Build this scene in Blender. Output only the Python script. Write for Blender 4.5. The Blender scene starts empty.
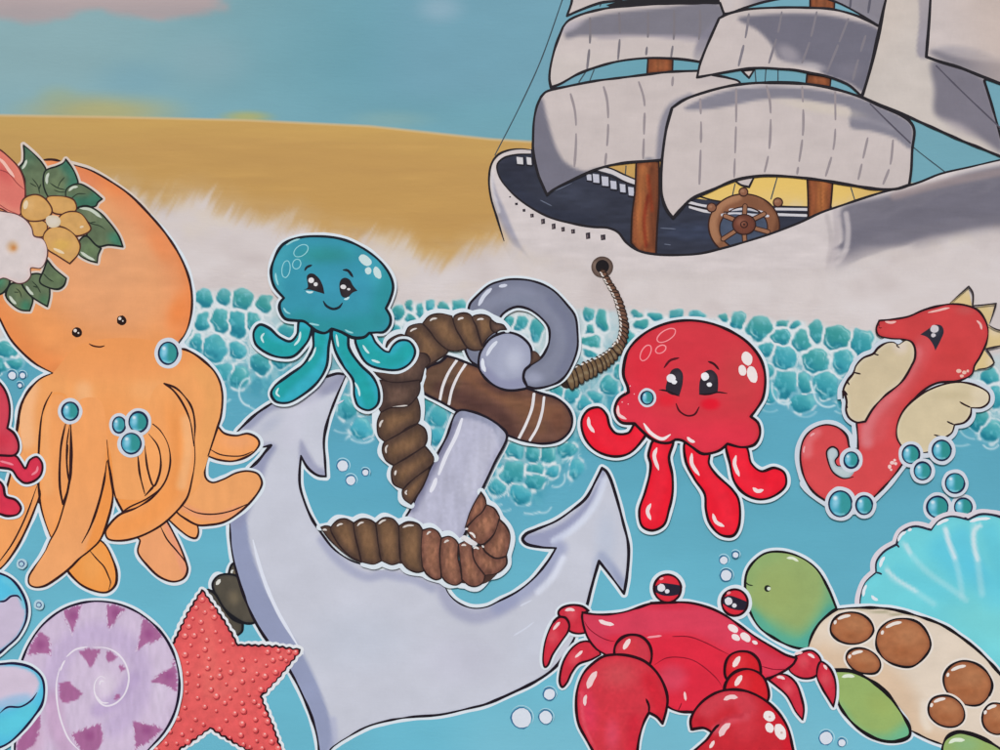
import bpy, math, random
import numpy as np
from mathutils import Vector
from mathutils.geometry import delaunay_2d_cdt
random.seed(7); RNG = np.random.RandomState(7)
S = 0.002            # metres per unit of the traced drawing (the painted wall is about 2 m wide)
DZ = 0.00004         # thickness of one coat of paint
scene = bpy.context.scene
COL = scene.collection

# ------------------------------------------------------------------ paths
def Z(ox, oy, s):
    def f(txt):
        out = []
        for t in txt.split():
            c = t.endswith('!')
            x, y = t.rstrip('!').split(',')
            out.append((ox + float(x) / s, oy + float(y) / s, c))
        return out
    return f
F = Z(0, 0, 1)

def smooth(pts, closed=True, step=1.8):
    n = len(pts); out = []
    rng = range(n if closed else n - 1)
    P = [np.array(p[:2], float) for p in pts]
    Cn = [bool(p[2]) if len(p) > 2 else False for p in pts]
    for i in rng:
        j = (i + 1) % n
        p1, p2 = P[i], P[j]
        p0 = P[i - 1] if (closed or i > 0) and not Cn[i] else p1 - (p2 - p1) * 0.3
        p3 = P[(j + 1) % n] if (closed or j < n - 1) and not Cn[j] else p2 + (p2 - p1) * 0.3
        L = float(np.hypot(*(p2 - p1)))
        if L < 1e-6: continue
        # centripetal tangents
        d1 = max(np.hypot(*(p1 - p0)), 1e-3) ** .5; d2 = L ** .5; d3 = max(np.hypot(*(p3 - p2)), 1e-3) ** .5
        m1 = (p1 - p0) / d1 - (p2 - p0) / (d1 + d2) + (p2 - p1) / d2
        m2 = (p2 - p1) / d2 - (p3 - p1) / (d2 + d3) + (p3 - p2) / d3
        m1 = m1 * d2; m2 = m2 * d2
        k = max(2, int(math.ceil(L / step)))
        for q in range(k):
            t = q / k
            h1 = 2*t**3 - 3*t**2 + 1; h2 = t**3 - 2*t**2 + t; h3 = -2*t**3 + 3*t**2; h4 = t**3 - t**2
            pt = h1*p1 + h2*m1 + h3*p2 + h4*m2
            out.append((pt[0], pt[1], 1 if (q == 0 and Cn[i]) else 0))
    if not closed:
        out.append((P[-1][0], P[-1][1], 0))
    return np.array(out)

def ell(cx, cy, rx, ry=None, ang=0, n=12, wob=0.0):
    ry = rx if ry is None else ry
    a = math.radians(ang); o = []
    for i in range(n):
        t = 2*math.pi*i/n; k = 1 + random.uniform(-wob, wob)
        x = rx*k*math.cos(t); y = ry*k*math.sin(t)
        o.append((cx + x*math.cos(a) - y*math.sin(a), cy + x*math.sin(a) + y*math.cos(a), False))
    return o

# ------------------------------------------------------------------ numeric paint
def inside(px, py, poly):
    c = np.zeros(px.shape, bool); n = len(poly); j = n - 1
    for i in range(n):
        xi, yi = poly[i][0], poly[i][1]; xj, yj = poly[j][0], poly[j][1]
        if yi != yj:
            c ^= ((yi > py) != (yj > py)) & (px < (xj - xi) * (py - yi) / (yj - yi) + xi)
        j = i
    return c
def dist(px, py, path, closed=False):
    d = np.full(px.shape, 1e9); n = len(path)
    for i in range(n if closed else n - 1):
        ax, ay = path[i][0], path[i][1]; bx, by = path[(i+1) % n][0], path[(i+1) % n][1]
        vx, vy = bx-ax, by-ay; l2 = vx*vx + vy*vy
        if l2 < 1e-9: continue
        t = np.clip(((px-ax)*vx + (py-ay)*vy) / l2, 0, 1)
        d = np.minimum(d, (px-ax-t*vx)**2 + (py-ay-t*vy)**2)
    return np.sqrt(d)
def sst(a, b, x):
    t = np.clip((x-a)/(b-a), 0, 1); return t*t*(3-2*t)
_lat = RNG.rand(256, 256)
def vnoise(x, y):
    xi = np.floor(x).astype(int); yi = np.floor(y).astype(int); fx = x-xi; fy = y-yi
    fx = fx*fx*(3-2*fx); fy = fy*fy*(3-2*fy)
    g = lambda a, b: _lat[a % 256, b % 256]
    return (g(xi, yi)*(1-fx) + g(xi+1, yi)*fx)*(1-fy) + (g(xi, yi+1)*(1-fx) + g(xi+1, yi+1)*fx)*fy
def fbm(x, y, o=3):
    s = 0; a = .5; t = 0
    for k in range(o):
        s = s + a*vnoise(x*2**k + 17.3*k, y*2**k + 5.1*k); t += a; a *= .5
    return s/t
def c3(c): return np.array(c[:3], float)
def mix(C, col, a):
    a = np.asarray(a)[..., None]
    return C*(1-a) + c3(col)*a
def apply_ops(px, py, base, ops, outline):
    C = np.tile(c3(base), (len(px), 1))
    for op in ops:
        k = op[0]
        if k == 'g':
            (x0, y0), (x1, y1), col, amt = op[1:5]
            vx, vy = x1-x0, y1-y0
            t = ((px-x0)*vx + (py-y0)*vy)/(vx*vx+vy*vy)
            C = mix(C, col, amt*sst(0, 1, t))
        elif k == 'l':
            path, w, soft, col, amt = op[1:6]
            d = dist(px, py, smooth(path, False, 4))
            C = mix(C, col, amt*(1-sst(w, w+soft, d)))
        elif k == 'e':
            w, col, amt = op[1:4]
            d = dist(px, py, outline, True)
            C = mix(C, col, amt*(1-sst(0, w, d)))
        elif k == 'p':
            path, soft, col, amt = op[1:5]
            q = smooth(path, True, 4); i = inside(px, py, q); d = dist(px, py, q, True)
            sd = np.where(i, d, -d)
            if len(op) > 5:      # dry-brushed edge: (reach, stroke direction, stroke width, stroke length)
                r_, an_, sw_, sl_ = op[5]
                ux = px*math.cos(an_)+py*math.sin(an_); uy = -px*math.sin(an_)+py*math.cos(an_)
                sd = sd+r_*(.65*vnoise(ux/sl_+9, uy/sw_+3)+.35*vnoise(ux/sl_*1.7, uy/sw_*2.3)-.5)
            C = mix(C, col, amt*sst(-soft/2, soft/2, sd))
        elif k == 'b':
            cx, cy, rx, ry, col, amt, soft = op[1:8]
            a = math.radians(op[8]) if len(op) > 8 else 0
            dx, dy = px-cx, py-cy
            u = (dx*math.cos(a)+dy*math.sin(a))/rx; v = (-dx*math.sin(a)+dy*math.cos(a))/ry
            C = mix(C, col, amt*(1-sst(1-soft, 1, np.sqrt(u*u+v*v))))
        elif k == 'bg':      # beyond this soft outline the paint runs out into what is painted behind
            path, soft = op[1:3]
            q = smooth(path, True, 4); i = inside(px, py, q); d = dist(px, py, q, True)
            sd = np.where(i, d, -d); a = (1-sst(-soft, soft, sd))[:, None]
            C = C*(1-a)+bgcol(px, py)*a
        elif k == 'n':
            sx, sy, amp = op[1:4]
            C = C*(1 + amp*2*(fbm(px/sx, py/sy)-.5))[:, None]
    return C
def srgb2lin(c):
    c = np.clip(c/255.0, 0, 1)
    return np.where(c <= .04045, c/12.92, ((c+.055)/1.055)**2.4)

# ------------------------------------------------------------------ paint layers
GX0, GY0, GC = -200, -200, 4.0
zmap = np.full((400, 320), 2, int)
def take_level(px, py, poly=None):
    i = np.clip(((px-GX0)/GC).astype(int), 1, 398); j = np.clip(((py-GY0)/GC).astype(int), 1, 318)
    m = np.zeros(zmap.shape, bool)
    m[i, j] = True
    if poly is not None:
        gi, gj = np.meshgrid(np.arange(i.min(), i.max()+1), np.arange(j.min(), j.max()+1), indexing='ij')
        k = inside(GX0+(gi+.5)*GC, GY0+(gj+.5)*GC, poly); m[gi[k], gj[k]] = True
    d = m.copy()
    d[1:] |= m[:-1]; d[:-1] |= m[1:]
    e = d.copy(); e[:, 1:] |= d[:, :-1]; e[:, :-1] |= d[:, 1:]
    lv = int(zmap[e].max()) + 1
    zmap[e] = lv
    return lv

class Part:
    def __init__(s, owner, name, mat=None, **props):
        s.owner, s.name, s.mat, s.props = owner, name, mat, props
        s.v = []; s.f = []; s.c = []; s.n = 0
    def add(s, xy, faces, col, lv, low=None):
        col = np.asarray(col, float)
        if col.ndim == 1: col = np.tile(col, (len(xy), 1))
        xyz = np.zeros((len(xy), 3)); xyz[:, 0] = (xy[:, 0]-500)*S; xyz[:, 2] = (375-xy[:, 1])*S; xyz[:, 1] = -lv*DZ if low is None else -(lv*(1-low)+1.3*low)*DZ
        s.v.append(xyz); s.c.append(col); s.f += [tuple(int(i)+s.n for i in f) for f in faces]; s.n += len(xy)
    def fill(s, pts, base, ops=(), h=None, sink=None):
        q = smooth(pts, True, 1.8)
        area = 0.5*abs(sum(q[i-1][0]*q[i][1]-q[i][0]*q[i-1][1] for i in range(len(q))))
        if h is None: h = 2.0 if area < 6000 else 2.6
        if not ops: h = max(h, 6.0)
        x0, y0 = q[:, 0].min(), q[:, 1].min(); x1, y1 = q[:, 0].max(), q[:, 1].max()
        gx, gy = np.meshgrid(np.arange(x0+h*.7, x1, h), np.arange(y0+h*.7, y1, h))
        gx = gx + (np.arange(gx.shape[0]) % 2)[:, None]*h*.5
        gx, gy = gx.ravel(), gy.ravel()
        if len(gx):
            k = inside(gx, gy, q); gx, gy = gx[k], gy[k]
            if len(gx):
                k = dist(gx, gy, q, True) > h*.45; gx, gy = gx[k], gy[k]
        vs = [Vector((a, b)) for a, b in q[:, :2]] + [Vector((a, b)) for a, b in zip(gx, gy)]
        nq = len(q); face = list(range(nq))
        sa = sum(q[i-1][0]*q[i][1]-q[i][0]*q[i-1][1] for i in range(nq))
        if sa < 0: face = face[::-1]
        r = delaunay_2d_cdt(vs, [], [face], 1, 1e-5)
        V = np.array([(p[0], p[1]) for p in r[0]]); T = [t for t in r[2]]
        T = orient(V, T)
        C = apply_ops(V[:, 0], V[:, 1], base, ops, q)
        C = C*(1+.012*(fbm(V[:, 0]/13, V[:, 1]/9)-.5)*2)[:, None]
        low = None
        if sink is not None:      # the coat thins out to nothing beyond this outline
            k_ = smooth(sink, True, 4); i_ = inside(V[:, 0], V[:, 1], k_); d_ = dist(V[:, 0], V[:, 1], k_, True)
            low = np.where(i_, 0, sst(0, 14, d_))
        s.add(V, T, C, take_level(V[:, 0], V[:, 1], q), low)
        return s
    def line(s, paths, w, col, closed=False, taper=None, var=.16, w2=None, wf=None, ops=None):
        """strokes: every path of the list is unioned into one layer"""
        if paths and not isinstance(paths[0], list): paths = [paths]
        if col is HALO: w = w*.9
        vs, fs = [], []
        for p in paths:
            q = smooth(p, closed, 1.6); n = len(q)
            if n < 2: continue
            seed = random.uniform(0, 99)
            L = np.arange(n)
            wd = w*(1 + var*2*(vnoise(L*.13+seed, L*0+seed)-.5))
            if wf is not None: wd = np.array([wf(t) for t in np.linspace(0, 1, n)])*wd/w
            elif w2 is not None: wd = wd*np.linspace(1, w2/w, n)
            if taper and not closed:
                t = np.linspace(0, 1, n); wd = wd*(taper + (1-taper)*np.clip(np.minimum(t, 1-t)*5, 0, 1))
            xy = q[:, :2]
            if closed: tan = np.roll(xy, -1, 0)-np.roll(xy, 1, 0)
            else: tan = np.gradient(xy, axis=0)
            nl = np.hypot(tan[:, 0], tan[:, 1])+1e-9
            nx, ny = -tan[:, 1]/nl, tan[:, 0]/nl
            b = len(vs)
            for i in range(n):
                vs.append((xy[i, 0]+nx[i]*wd[i]/2, xy[i, 1]+ny[i]*wd[i]/2))
                vs.append((xy[i, 0]-nx[i]*wd[i]/2, xy[i, 1]-ny[i]*wd[i]/2))
            for i in range(n if closed else n-1):
                j = (i+1) % n
                fs.append([b+2*i, b+2*i+1, b+2*j+1]); fs.append([b+2*i, b+2*j+1, b+2*j])
            disc = [i for i in range(n) if q[i, 2] > .5]
            if not closed: disc += [0, n-1]
            for i in disc:
                if wd[i] < .5: continue
                c = len(vs); m = 10 if wd[i] < 8 else 16; rr = wd[i]/2*1.0
                for t in range(m):
                    vs.append((xy[i, 0]+rr*math.cos(2*math.pi*t/m+.1), xy[i, 1]+rr*math.sin(2*math.pi*t/m+.1)))
                fs.append(list(range(c, c+m)))
        if not fs: return s
        V0 = np.array(vs)
        fs2 = []
        for f in fs:
            a = sum(V0[f[i-1]][0]*V0[f[i]][1]-V0[f[i]][0]*V0[f[i-1]][1] for i in range(len(f)))
            if abs(a) < 1e-6: continue
            fs2.append(f if a > 0 else f[::-1])
        r = delaunay_2d_cdt([Vector(v) for v in vs], [], fs2, 1, 1e-4)
        V = np.array([(p[0], p[1]) for p in r[0]]); T = orient(V, [t for t, o_ in zip(r[2], r[5]) if len(o_)])
        if ops: C = apply_ops(V[:, 0], V[:, 1], col, ops, [(0, 0), (1, 1)])
        else: C = c3(col)
        s.add(V, T, C, take_level(V[:, 0], V[:, 1]))
        return s
    def dots(s, lst, col, wob=.06):
        """several small flat ovals in one layer (they must not overlap)"""
        vs, fs = [], []
        rest = []; keep = []
        for d in lst:
            if any(math.hypot(d[0]-e[0], d[1]-e[1]) < max(d[2:4])+max(e[2:4])+.3 for e in keep): rest.append(d)
            else: keep.append(d)
        for d in keep:
            cx, cy, rx = d[:3]; ry = d[3] if len(d) > 3 else rx; a = d[4] if len(d) > 4 else 0
            q = ell(cx, cy, rx, ry, a, 14, wob); b = len(vs)
            vs += [p[:2] for p in q]; fs.append(list(range(b, b+len(q))))
        V = np.array(vs); s.add(V, orient(V, fs), c3(col), take_level(V[:, 0], V[:, 1]))
        if rest: s.dots(rest, col, wob)
        return s
    def done(s):
        o = mkmesh(s.name, np.vstack(s.v), s.f, np.vstack(s.c), s.mat, s.owner)
        for k, v in s.props.items(): o[k] = v
        return o
def orient(V, T):
    out = []
    for t in T:
        if len(t) < 3: continue
        a = sum(V[t[i-1]][0]*V[t[i]][1]-V[t[i]][0]*V[t[i-1]][1] for i in range(len(t)))
        if abs(a) < 1e-7: continue
        out.append(tuple(t) if a < 0 else tuple(t[::-1]))   # drawing y runs down -> faces look at -Y
    return out
def world_loc(o):
    p = Vector((0, 0, 0))
    while o is not None: p = p+o.location; o = o.parent
    return p
def mkmesh(name, V, Fc, C, mat, parent):
    me = bpy.data.meshes.new(name)
    if parent is not None: V = V-np.array(world_loc(parent))[None, :]
    me.from_pydata(V.tolist(), [], Fc)
    at = me.color_attributes.new('paint', 'FLOAT_COLOR', 'POINT')
    L = srgb2lin(C)*ALB; buf = np.ones((len(V), 4)); buf[:, :3] = L
    at.data.foreach_set('color', buf.ravel())
    me.materials.append(mat or M('mural_paint'))
    me.update()
    o = bpy.data.objects.new(name, me); COL.objects.link(o)
    if parent is not None: o.parent = parent
    return o
ALB = 0.86

def thing(name, label, cat, at, group=None):
    e = bpy.data.objects.new(name, None); COL.objects.link(e)
    e.empty_display_size = .05
    e.location = ((at[0]-500)*S, 0, (375-at[1])*S)
    e['label'] = label; e['category'] = cat
    if group: e['group'] = group
    return e

# ------------------------------------------------------------------ materials
_m = {}
def M(name, rough=.55, streak=(1, 1), amp=.03, bump=.12, spec=.08):
    if name in _m: return _m[name]
    m = bpy.data.materials.new(name); m.use_nodes = True
    nt = m.node_tree; N = nt.nodes; Lk = nt.links
    b = N['Principled BSDF']
    at = N.new('ShaderNodeVertexColor'); at.layer_name = 'paint'
    tc = N.new('ShaderNodeNewGeometry')
    mp = N.new('ShaderNodeMapping'); mp.inputs['Scale'].default_value = (streak[0], 1, streak[1])
    Lk.new(tc.outputs['Position'], mp.inputs['Vector'])
    n1 = N.new('ShaderNodeTexNoise'); n1.inputs['Scale'].default_value = 14; n1.inputs['Detail'].default_value = 6; n1.inputs['Roughness'].default_value = .62
    n2 = N.new('ShaderNodeTexNoise'); n2.inputs['Scale'].default_value = 210; n2.inputs['Detail'].default_value = 3
    Lk.new(mp.outputs[0], n1.inputs['Vector']); Lk.new(mp.outputs[0], n2.inputs['Vector'])
    r1 = N.new('ShaderNodeMapRange'); r1.inputs['From Min'].default_value = .3; r1.inputs['From Max'].default_value = .7
    r1.inputs['To Min'].default_value = 1-amp; r1.inputs['To Max'].default_value = 1+amp
    r2 = N.new('ShaderNodeMapRange'); r2.inputs['From Min'].default_value = .3; r2.inputs['From Max'].default_value = .7
    r2.inputs['To Min'].default_value = 1-amp*.45; r2.inputs['To Max'].default_value = 1+amp*.45
    Lk.new(n1.outputs[0], r1.inputs['Value']); Lk.new(n2.outputs[0], r2.inputs['Value'])
    mu = N.new('ShaderNodeMath'); mu.operation = 'MULTIPLY'
    Lk.new(r1.outputs[0], mu.inputs[0]); Lk.new(r2.outputs[0], mu.inputs[1])
    vm = N.new('ShaderNodeVectorMath'); vm.operation = 'SCALE'
    Lk.new(at.outputs['Color'], vm.inputs[0]); Lk.new(mu.outputs[0], vm.inputs['Scale'])
    Lk.new(vm.outputs[0], b.inputs['Base Color'])
    # brush ridges and the grain of the wall
    n3 = N.new('ShaderNodeTexNoise'); n3.inputs['Scale'].default_value = 120; n3.inputs['Detail'].default_value = 4
    mp2 = N.new('ShaderNodeMapping'); mp2.inputs['Scale'].default_value = (.35, 1, 1.5)
    Lk.new(tc.outputs['Position'], mp2.inputs['Vector']); Lk.new(mp2.outputs[0], n3.inputs['Vector'])
    bp = N.new('ShaderNodeBump'); bp.inputs['Strength'].default_value = bump; bp.inputs['Distance'].default_value = .0015
    Lk.new(n3.outputs[0], bp.inputs['Height']); Lk.new(bp.outputs[0], b.inputs['Normal'])
    b.inputs['Roughness'].default_value = rough
    b.inputs['Specular IOR Level'].default_value = spec
    _m[name] = m
    return m
INK = (34, 28, 34)
HALO = (216, 225, 232)
EXPO = 0.83
# ------------------------------------------------------------------ the wall and its painted setting
def itp(tab):
    xs = [t[0] for t in tab]; ys = [t[1] for t in tab]
    return lambda x: np.interp(x, xs, ys)
horizon = itp([(-90, 112), (0, 115), (120, 117), (245, 120), (370, 126), (490, 139), (535, 142), (640, 156), (800, 172), (912, 184), (1000, 190), (1090, 205)])
foamtop = itp([(-90, 190), (130, 192), (150, 203), (165, 205), (180, 198), (205, 198), (225, 207), (250, 217), (285, 224), (300, 222), (330, 236), (385, 241),
               (405, 246), (425, 259), (450, 262), (475, 249), (500, 243), (530, 234), (560, 218), (1090, 212)])
celltop = itp([(-90, 300), (0, 330), (190, 286), (250, 290), (300, 300), (400, 298), (460, 299), (500, 304), (560, 304), (600, 305), (640, 308), (700, 312), (750, 314),
               (800, 318), (870, 327), (950, 345), (1000, 352), (1090, 352)])
netbot = itp([(-90, 374), (60, 374), (180, 380), (230, 398), (300, 405), (330, 420), (380, 436), (430, 440), (500, 505), (540, 512), (570, 470), (610, 430), (650, 385), (760, 398),
              (800, 405), (870, 412), (930, 430), (1000, 448), (1090, 450)])
CELLS = [(205,298,8,9),(224,298,7,9),(243,300,10,11),(265,305,8,10),(202,321,7,8),(221,322,8,12),(238,323,8,12),(214,348,12,14),(237,351,9,9),(196,343,8,8),
 (287,331,8,6),(261,363,10,10),(239,377,8,9),(222,372,8,8),(281,362,8,6),(262,340,9,8),(290,352,7,6),(187,330,5,9),(300,310,8,8),(254,322,7,8),
 (348,408,8,10),(361,429,11,10),(372,404,6,9),(368,380,7,8),(322,345,6,8),(380,345,6,8),
 (398,312,6,8),(410,306,4,5),(420,310,6,8),(430,307,6,6),(444,307,6,5),(457,306,7,5),(411,319,5,4),(395,329,4,5),(384,323,5,6),
 (508,321,6,6),(520,324,7,7),(536,331,6,10),(425,403,6,10),(437,417,9,10),(438,437,7,9),(415,390,5,6),
 (514,451,8,8),(531,453,7,7),(548,456,6,8),(512,472,11,12),(537,469,8,5),(534,481,9,9),(521,494,10,9),(567,450,8,7),(553,471,6,7),(503,466,4,4),(577,470,7,9),(497,488,7,8),
 (610,386,8,8),(595,397,6,6),(572,395,7,7),(584,403,7,7),(557,391,6,6),(590,352,8,6),(588,314,6,6),(602,321,7,12),(590,329,4,5),(592,344,8,8),(628,388,6,8),(640,350,5,8),(622,372,6,6),
 (637,314,6,4),(640,324,7,5),(657,316,7,4),(677,314,8,4),(697,315,8,4),(629,340,6,8),(724,317,6,4),(737,320,8,8),(760,328,12,12),(781,324,6,4),(781,337,9,8),
 (796,326,5,4),(766,349,8,7),(802,342,9,11),(816,332,8,11),(784,358,12,12),(838,338,13,12),(861,343,10,12),(815,361,12,12),(842,362,11,12),(785,384,12,13),(826,385,12,12),
 (803,403,11,9),(803,384,6,8),(767,372,8,8),(888,343,5,6),(860,372,7,9),(846,398,8,7),(770,395,7,7),(990,378,8,8),(980,390,6,6),(997,397,7,11),(991,431,10,10),(979,418,9,10),
 (972,398,6,8),(1012,388,8,9),(1012,410,8,9),(965,412,8,8),(1012,430,8,9),(5,350,10,9),(12,362,7,5),(-3,364,8,8),(-14,348,8,8),(-22,364,8,8)]
CA = np.array(CELLS, float)
CV = RNG.rand(len(CELLS), 3)
WISPS = [(222,396,9,7,20,170,.6),(250,392,11,14,90,260,.9),(262,402,14,9,60,150,.6),(238,410,10,6,30,150,.3),(205,388,9,8,20,160,.6),(351,446,7,10,150,270,.9),(362,434,13,9,30,150,.9),(345,424,14,9,60,140,.5),
 (556,478,9,9,-30,120,.7),(543,503,9,10,20,120,.6),(530,508,12,6,30,120,.7),(505,505,8,6,40,170,.5),(574,476,12,9,0,110,.5),(499,498,6,7,60,180,.6),(590,462,9,8,0,120,.4),
 (785,388,13,16,60,200,.9),(828,392,14,15,60,210,.9),(805,408,12,9,20,150,.4),(845,405,13,9,30,140,.5),(862,388,10,10,30,150,.5),(770,405,10,7,40,150,.35),(960,440,12,6,40,150,.5),(991,440,9,9,30,150,.8),(975,425,16,14,90,190,.5)]
def bgcol(px, py):
    n = len(px)
    # sky
    C = np.tile(c3((101, 165, 180)), (n, 1))
    C = mix(C, (134, 178, 182), .9*(1-sst(60, 440, px+py*.3)))
    C = mix(C, (117, 176, 192), .8*sst(640, 900, px)*(1-sst(40, 160, py))*1.0)
    C = mix(C, (120, 178, 190), .4*sst(60, 135, py))
    C = mix(C, (112, 168, 186), .7*sst(340, 430, px)*(1-sst(80, 120, py))*(1-sst(560, 640, px)))
    for (x0, y0, rx, ry, col, a) in ((100, 112, 110, 26, (176, 176, 110), .75), (58, 96, 30, 16, (150, 176, 140), .5), (247, 117, 36, 9, (178, 180, 96), .7), (390, 120, 60, 14, (140, 180, 170), .4),
                                     (440, 8, 34, 22, (140, 182, 198), .7), (210, 60, 60, 40, (134, 176, 184), .4), (135, 80, 60, 30, (112, 168, 184), .5)):
        r = np.sqrt(((px-x0)/rx)**2+((py-y0)/ry)**2)
        C = mix(C, col, a*(1-sst(.1, 1, r)))
    # pink-grey cloud at the upper left
    cb = 12+4*np.sin(px*.05)+10*(fbm(px/30, py/18)-.5)+4*(1-sst(60, 150, px))+3*sst(90, 130, px)
    am = (1-sst(-5, 6, py-cb))*(1-sst(205, 238, px+14*(fbm(px/9, py/7)-.5)))
    C = mix(C, (164, 163, 164), .93*am)
    C = mix(C, (184, 176, 174), .5*am*(1-sst(-2, 14, py)))
    C = C*np.array([1.045, .965, .968])
    C = C*(1+.02*(fbm(px/70, py/22)-.5)*2)[:, None]
    # sand
    h = horizon(px)
    Sd = np.tile(c3((199, 161, 99)), (n, 1))
    Sd = mix(Sd, (208, 173, 104), .8*(1-sst(2, 34, py-h)))
    Sd = mix(Sd, (200, 161, 98), .4*sst(30, 90, py-h))
    Sd = mix(Sd, (210, 172, 104), .55*sst(225, 262, py)*sst(330, 400, px))
    Sd = mix(Sd, (196, 164, 102), .4*(1-sst(0, 160, px)))
    Sd = mix(Sd, (186, 148, 94), .3*np.clip(fbm(px/90, py/9)-.42, 0, 1)*2.2)
    Sd = mix(Sd, (222, 182, 112), .25*np.clip(fbm(px/60+9, py/7+3)-.5, 0, 1)*2.4)
    Sd = Sd*np.array([.965, .935, .885])
    r = np.sqrt(((px-760)/150)**2+((py-195)/36)**2)
    Sd = mix(Sd, (232, 196, 108), .9*(1-sst(.5, 1, r)))
    w = sst(-.8, .8, py-h)
    C = C*(1-w)[:, None]+Sd*w[:, None]
    C = mix(C, (216, 190, 150), .55*(1-sst(.4, 2.0, np.abs(py-h-.3))))
    # dry-brushed foam edge
    ux = px*.88+py*.475; uy = -px*.475+py*.88
    dirn = fbm(ux/7.5, uy/40)*.6+fbm(ux/2.6+40, uy/26)*.4
    ft = foamtop(px)
    a = .55*sst(-13, 15, py-ft-50*(dirn-.5)+4)+.45*sst(-24, 18, py-ft-20*(fbm(px/22, py/18)-.5))
    soft = .42*sst(-34, 4, py-ft)*fbm(px/20, py/16)
    F0 = np.tile(c3((211, 201, 199)), (n, 1))
    F0 = mix(F0, (196, 184, 182), .8*np.clip(fbm(px/40, py/26)-.45, 0, 1)*2)
    F0 = mix(F0, (220, 212, 212), .7*np.clip(fbm(px/40+4, py/22)-.5, 0, 1)*2.2)
    F0 = mix(F0, (222, 203, 170), .5*(1-sst(0, 60, py-ft))*np.clip(fbm(px/24, py/18+7)-.4, 0, 1)*2)
    am = np.maximum(a, soft)
    C = C*(1-am)[:, None]+F0*am[:, None]
    # sea
    W = np.tile(c3((90, 164, 186)), (n, 1))
    W = mix(W, (106, 181, 202), sst(380, 640, py)*(1-.55*sst(600, 900, px)*(1-sst(560, 700, py))))
    W = mix(W, (128, 190, 208), .6*sst(640, 760, py)*sst(420, 500, px)*(1-sst(800, 950, px)))
    W = mix(W, (84, 158, 186), .5*np.exp(-((px-420)/160)**2-((py-470)/60)**2))
    W = W*(1+.03*(fbm(px/80, py/30)-.5)*2)[:, None]
    ct = celltop(px); nb = netbot(px)
    # foam net
    d = np.sqrt((px[:, None]-CA[None, :, 0])**2+(py[:, None]-CA[None, :, 1])**2)
    wobx = 4.6*(vnoise(px/8, py/8)-.5)+1.2*(vnoise(px/3, py/3)-.5); woby = 4.6*(vnoise(px/8+50, py/8+20)-.5)+1.2*(vnoise(px/3+9, py/3)-.5)
    ex = (px+wobx)[:, None]-CA[None, :, 0]; ey = (py+woby)[:, None]-CA[None, :, 1]
    dd = (np.abs(ex/CA[None, :, 2])**2.2+np.abs(ey/CA[None, :, 3])**2.2)**(1/2.2)
    rad = np.minimum(CA[:, 2], CA[:, 3])[None, :]
    sd = (dd-1)*rad
    i1 = np.argmin(sd, 1); s0 = sd[np.arange(n), i1]
    sd[np.arange(n), i1] = 1e9; s2 = sd.min(1)
    v = CV[i1]
    gapd = s2-s0
    s1 = np.maximum(s0-.9+2.2*(v[:, 1]-.5), 2.1-gapd*.8)
    ex1 = ex[np.arange(n), i1]/CA[i1, 2]; ey1 = ey[np.arange(n), i1]/CA[i1, 3]
    dep = sst(0, 1, (py-ct)/np.maximum(nb-ct, 10))
    up = 1-sst(-5, 8, py-ct+12*(fbm(px/9, py/9)-.5)-4)      # solid white part
    vl = (1-sst(.15, .85, (py-ct)/np.maximum(nb-ct, 10)+.3*(fbm(px/16, py/16)-.5)))
    base = W.copy()
    inb = (1-sst(-26, 4, py-nb+16*(fbm(px/14, py/14)-.5)))
    base = mix(base, (62, 148, 168), .75*inb)
    base = mix(base, (110, 186, 200), .6*inb*sst(.45, .7, fbm(px/6, py/9)))
    bgw = np.clip(.8*vl+.3*inb*sst(.4, .7, fbm(px/5, py/8)), 0, .88)*inb
    base = mix(base, (206, 212, 214), bgw)
    # white walls of the net, thick and thin
    th = .7+1.1*vnoise(px/11+30, py/11)
    net = np.exp(-((s1-1.3)/(1.05*th))**2)
    gap = (1-sst(.5, 1.9*th, np.abs(gapd)))*(1-sst(2.5, 7, s0))
    brk = 1-.75*sst(.35, .9, dep)*sst(.42, .6, vnoise(px/6+3, py/6))
    netw = np.maximum(net*.85, gap)*brk
    base = mix(base, (222, 228, 230), np.clip(netw*(.78+.35*vnoise(px/3, py/3)), 0, 1))
    cc = np.tile(c3((58, 154, 166)), (n, 1))
    cc = mix(cc, (56, 146, 142), .85*v[:, 0]*(1-dep*.6))
    cc = mix(cc, (84, 182, 208), .7*v[:, 1]*dep)
    cc = mix(cc, (24, 116, 138), .8*sst(.0, .85, (ey1*.85-ex1*.35)*(.6+.8*vnoise(px/4, py/4))))
    cc = mix(cc, (140, 208, 208), .65*sst(.0, .9, (-ey1*.7+ex1*.4))*(.4+.8*vnoise(px/5+8, py/5)))
    cc = mix(cc, (120, 196, 208), .5*sst(.55, .75, fbm(px/4+20, py/6)))
    arc = np.exp(-((s1+3.2)/.75)**2)*sst(.3, .9, (ey1*.6-ex1*.8))*(v[:, 1] > .35)
    cc = mix(cc, (204, 230, 230), .75*arc)
    arc2 = np.exp(-((s1+2.6)/.6)**2)*sst(.5, .95, (-ey1*.7+ex1*.7))*(v[:, 2] > .6)
    cc = mix(cc, (196, 226, 228), .6*arc2)
    inn = 1-sst(-1.1, .7, s1)
    base = base*(1-inn)[:, None]+cc*inn[:, None]
    kk = (up*(1-inn*.85))[:, None]
    base = base*(1-kk)+F0*kk
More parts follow.
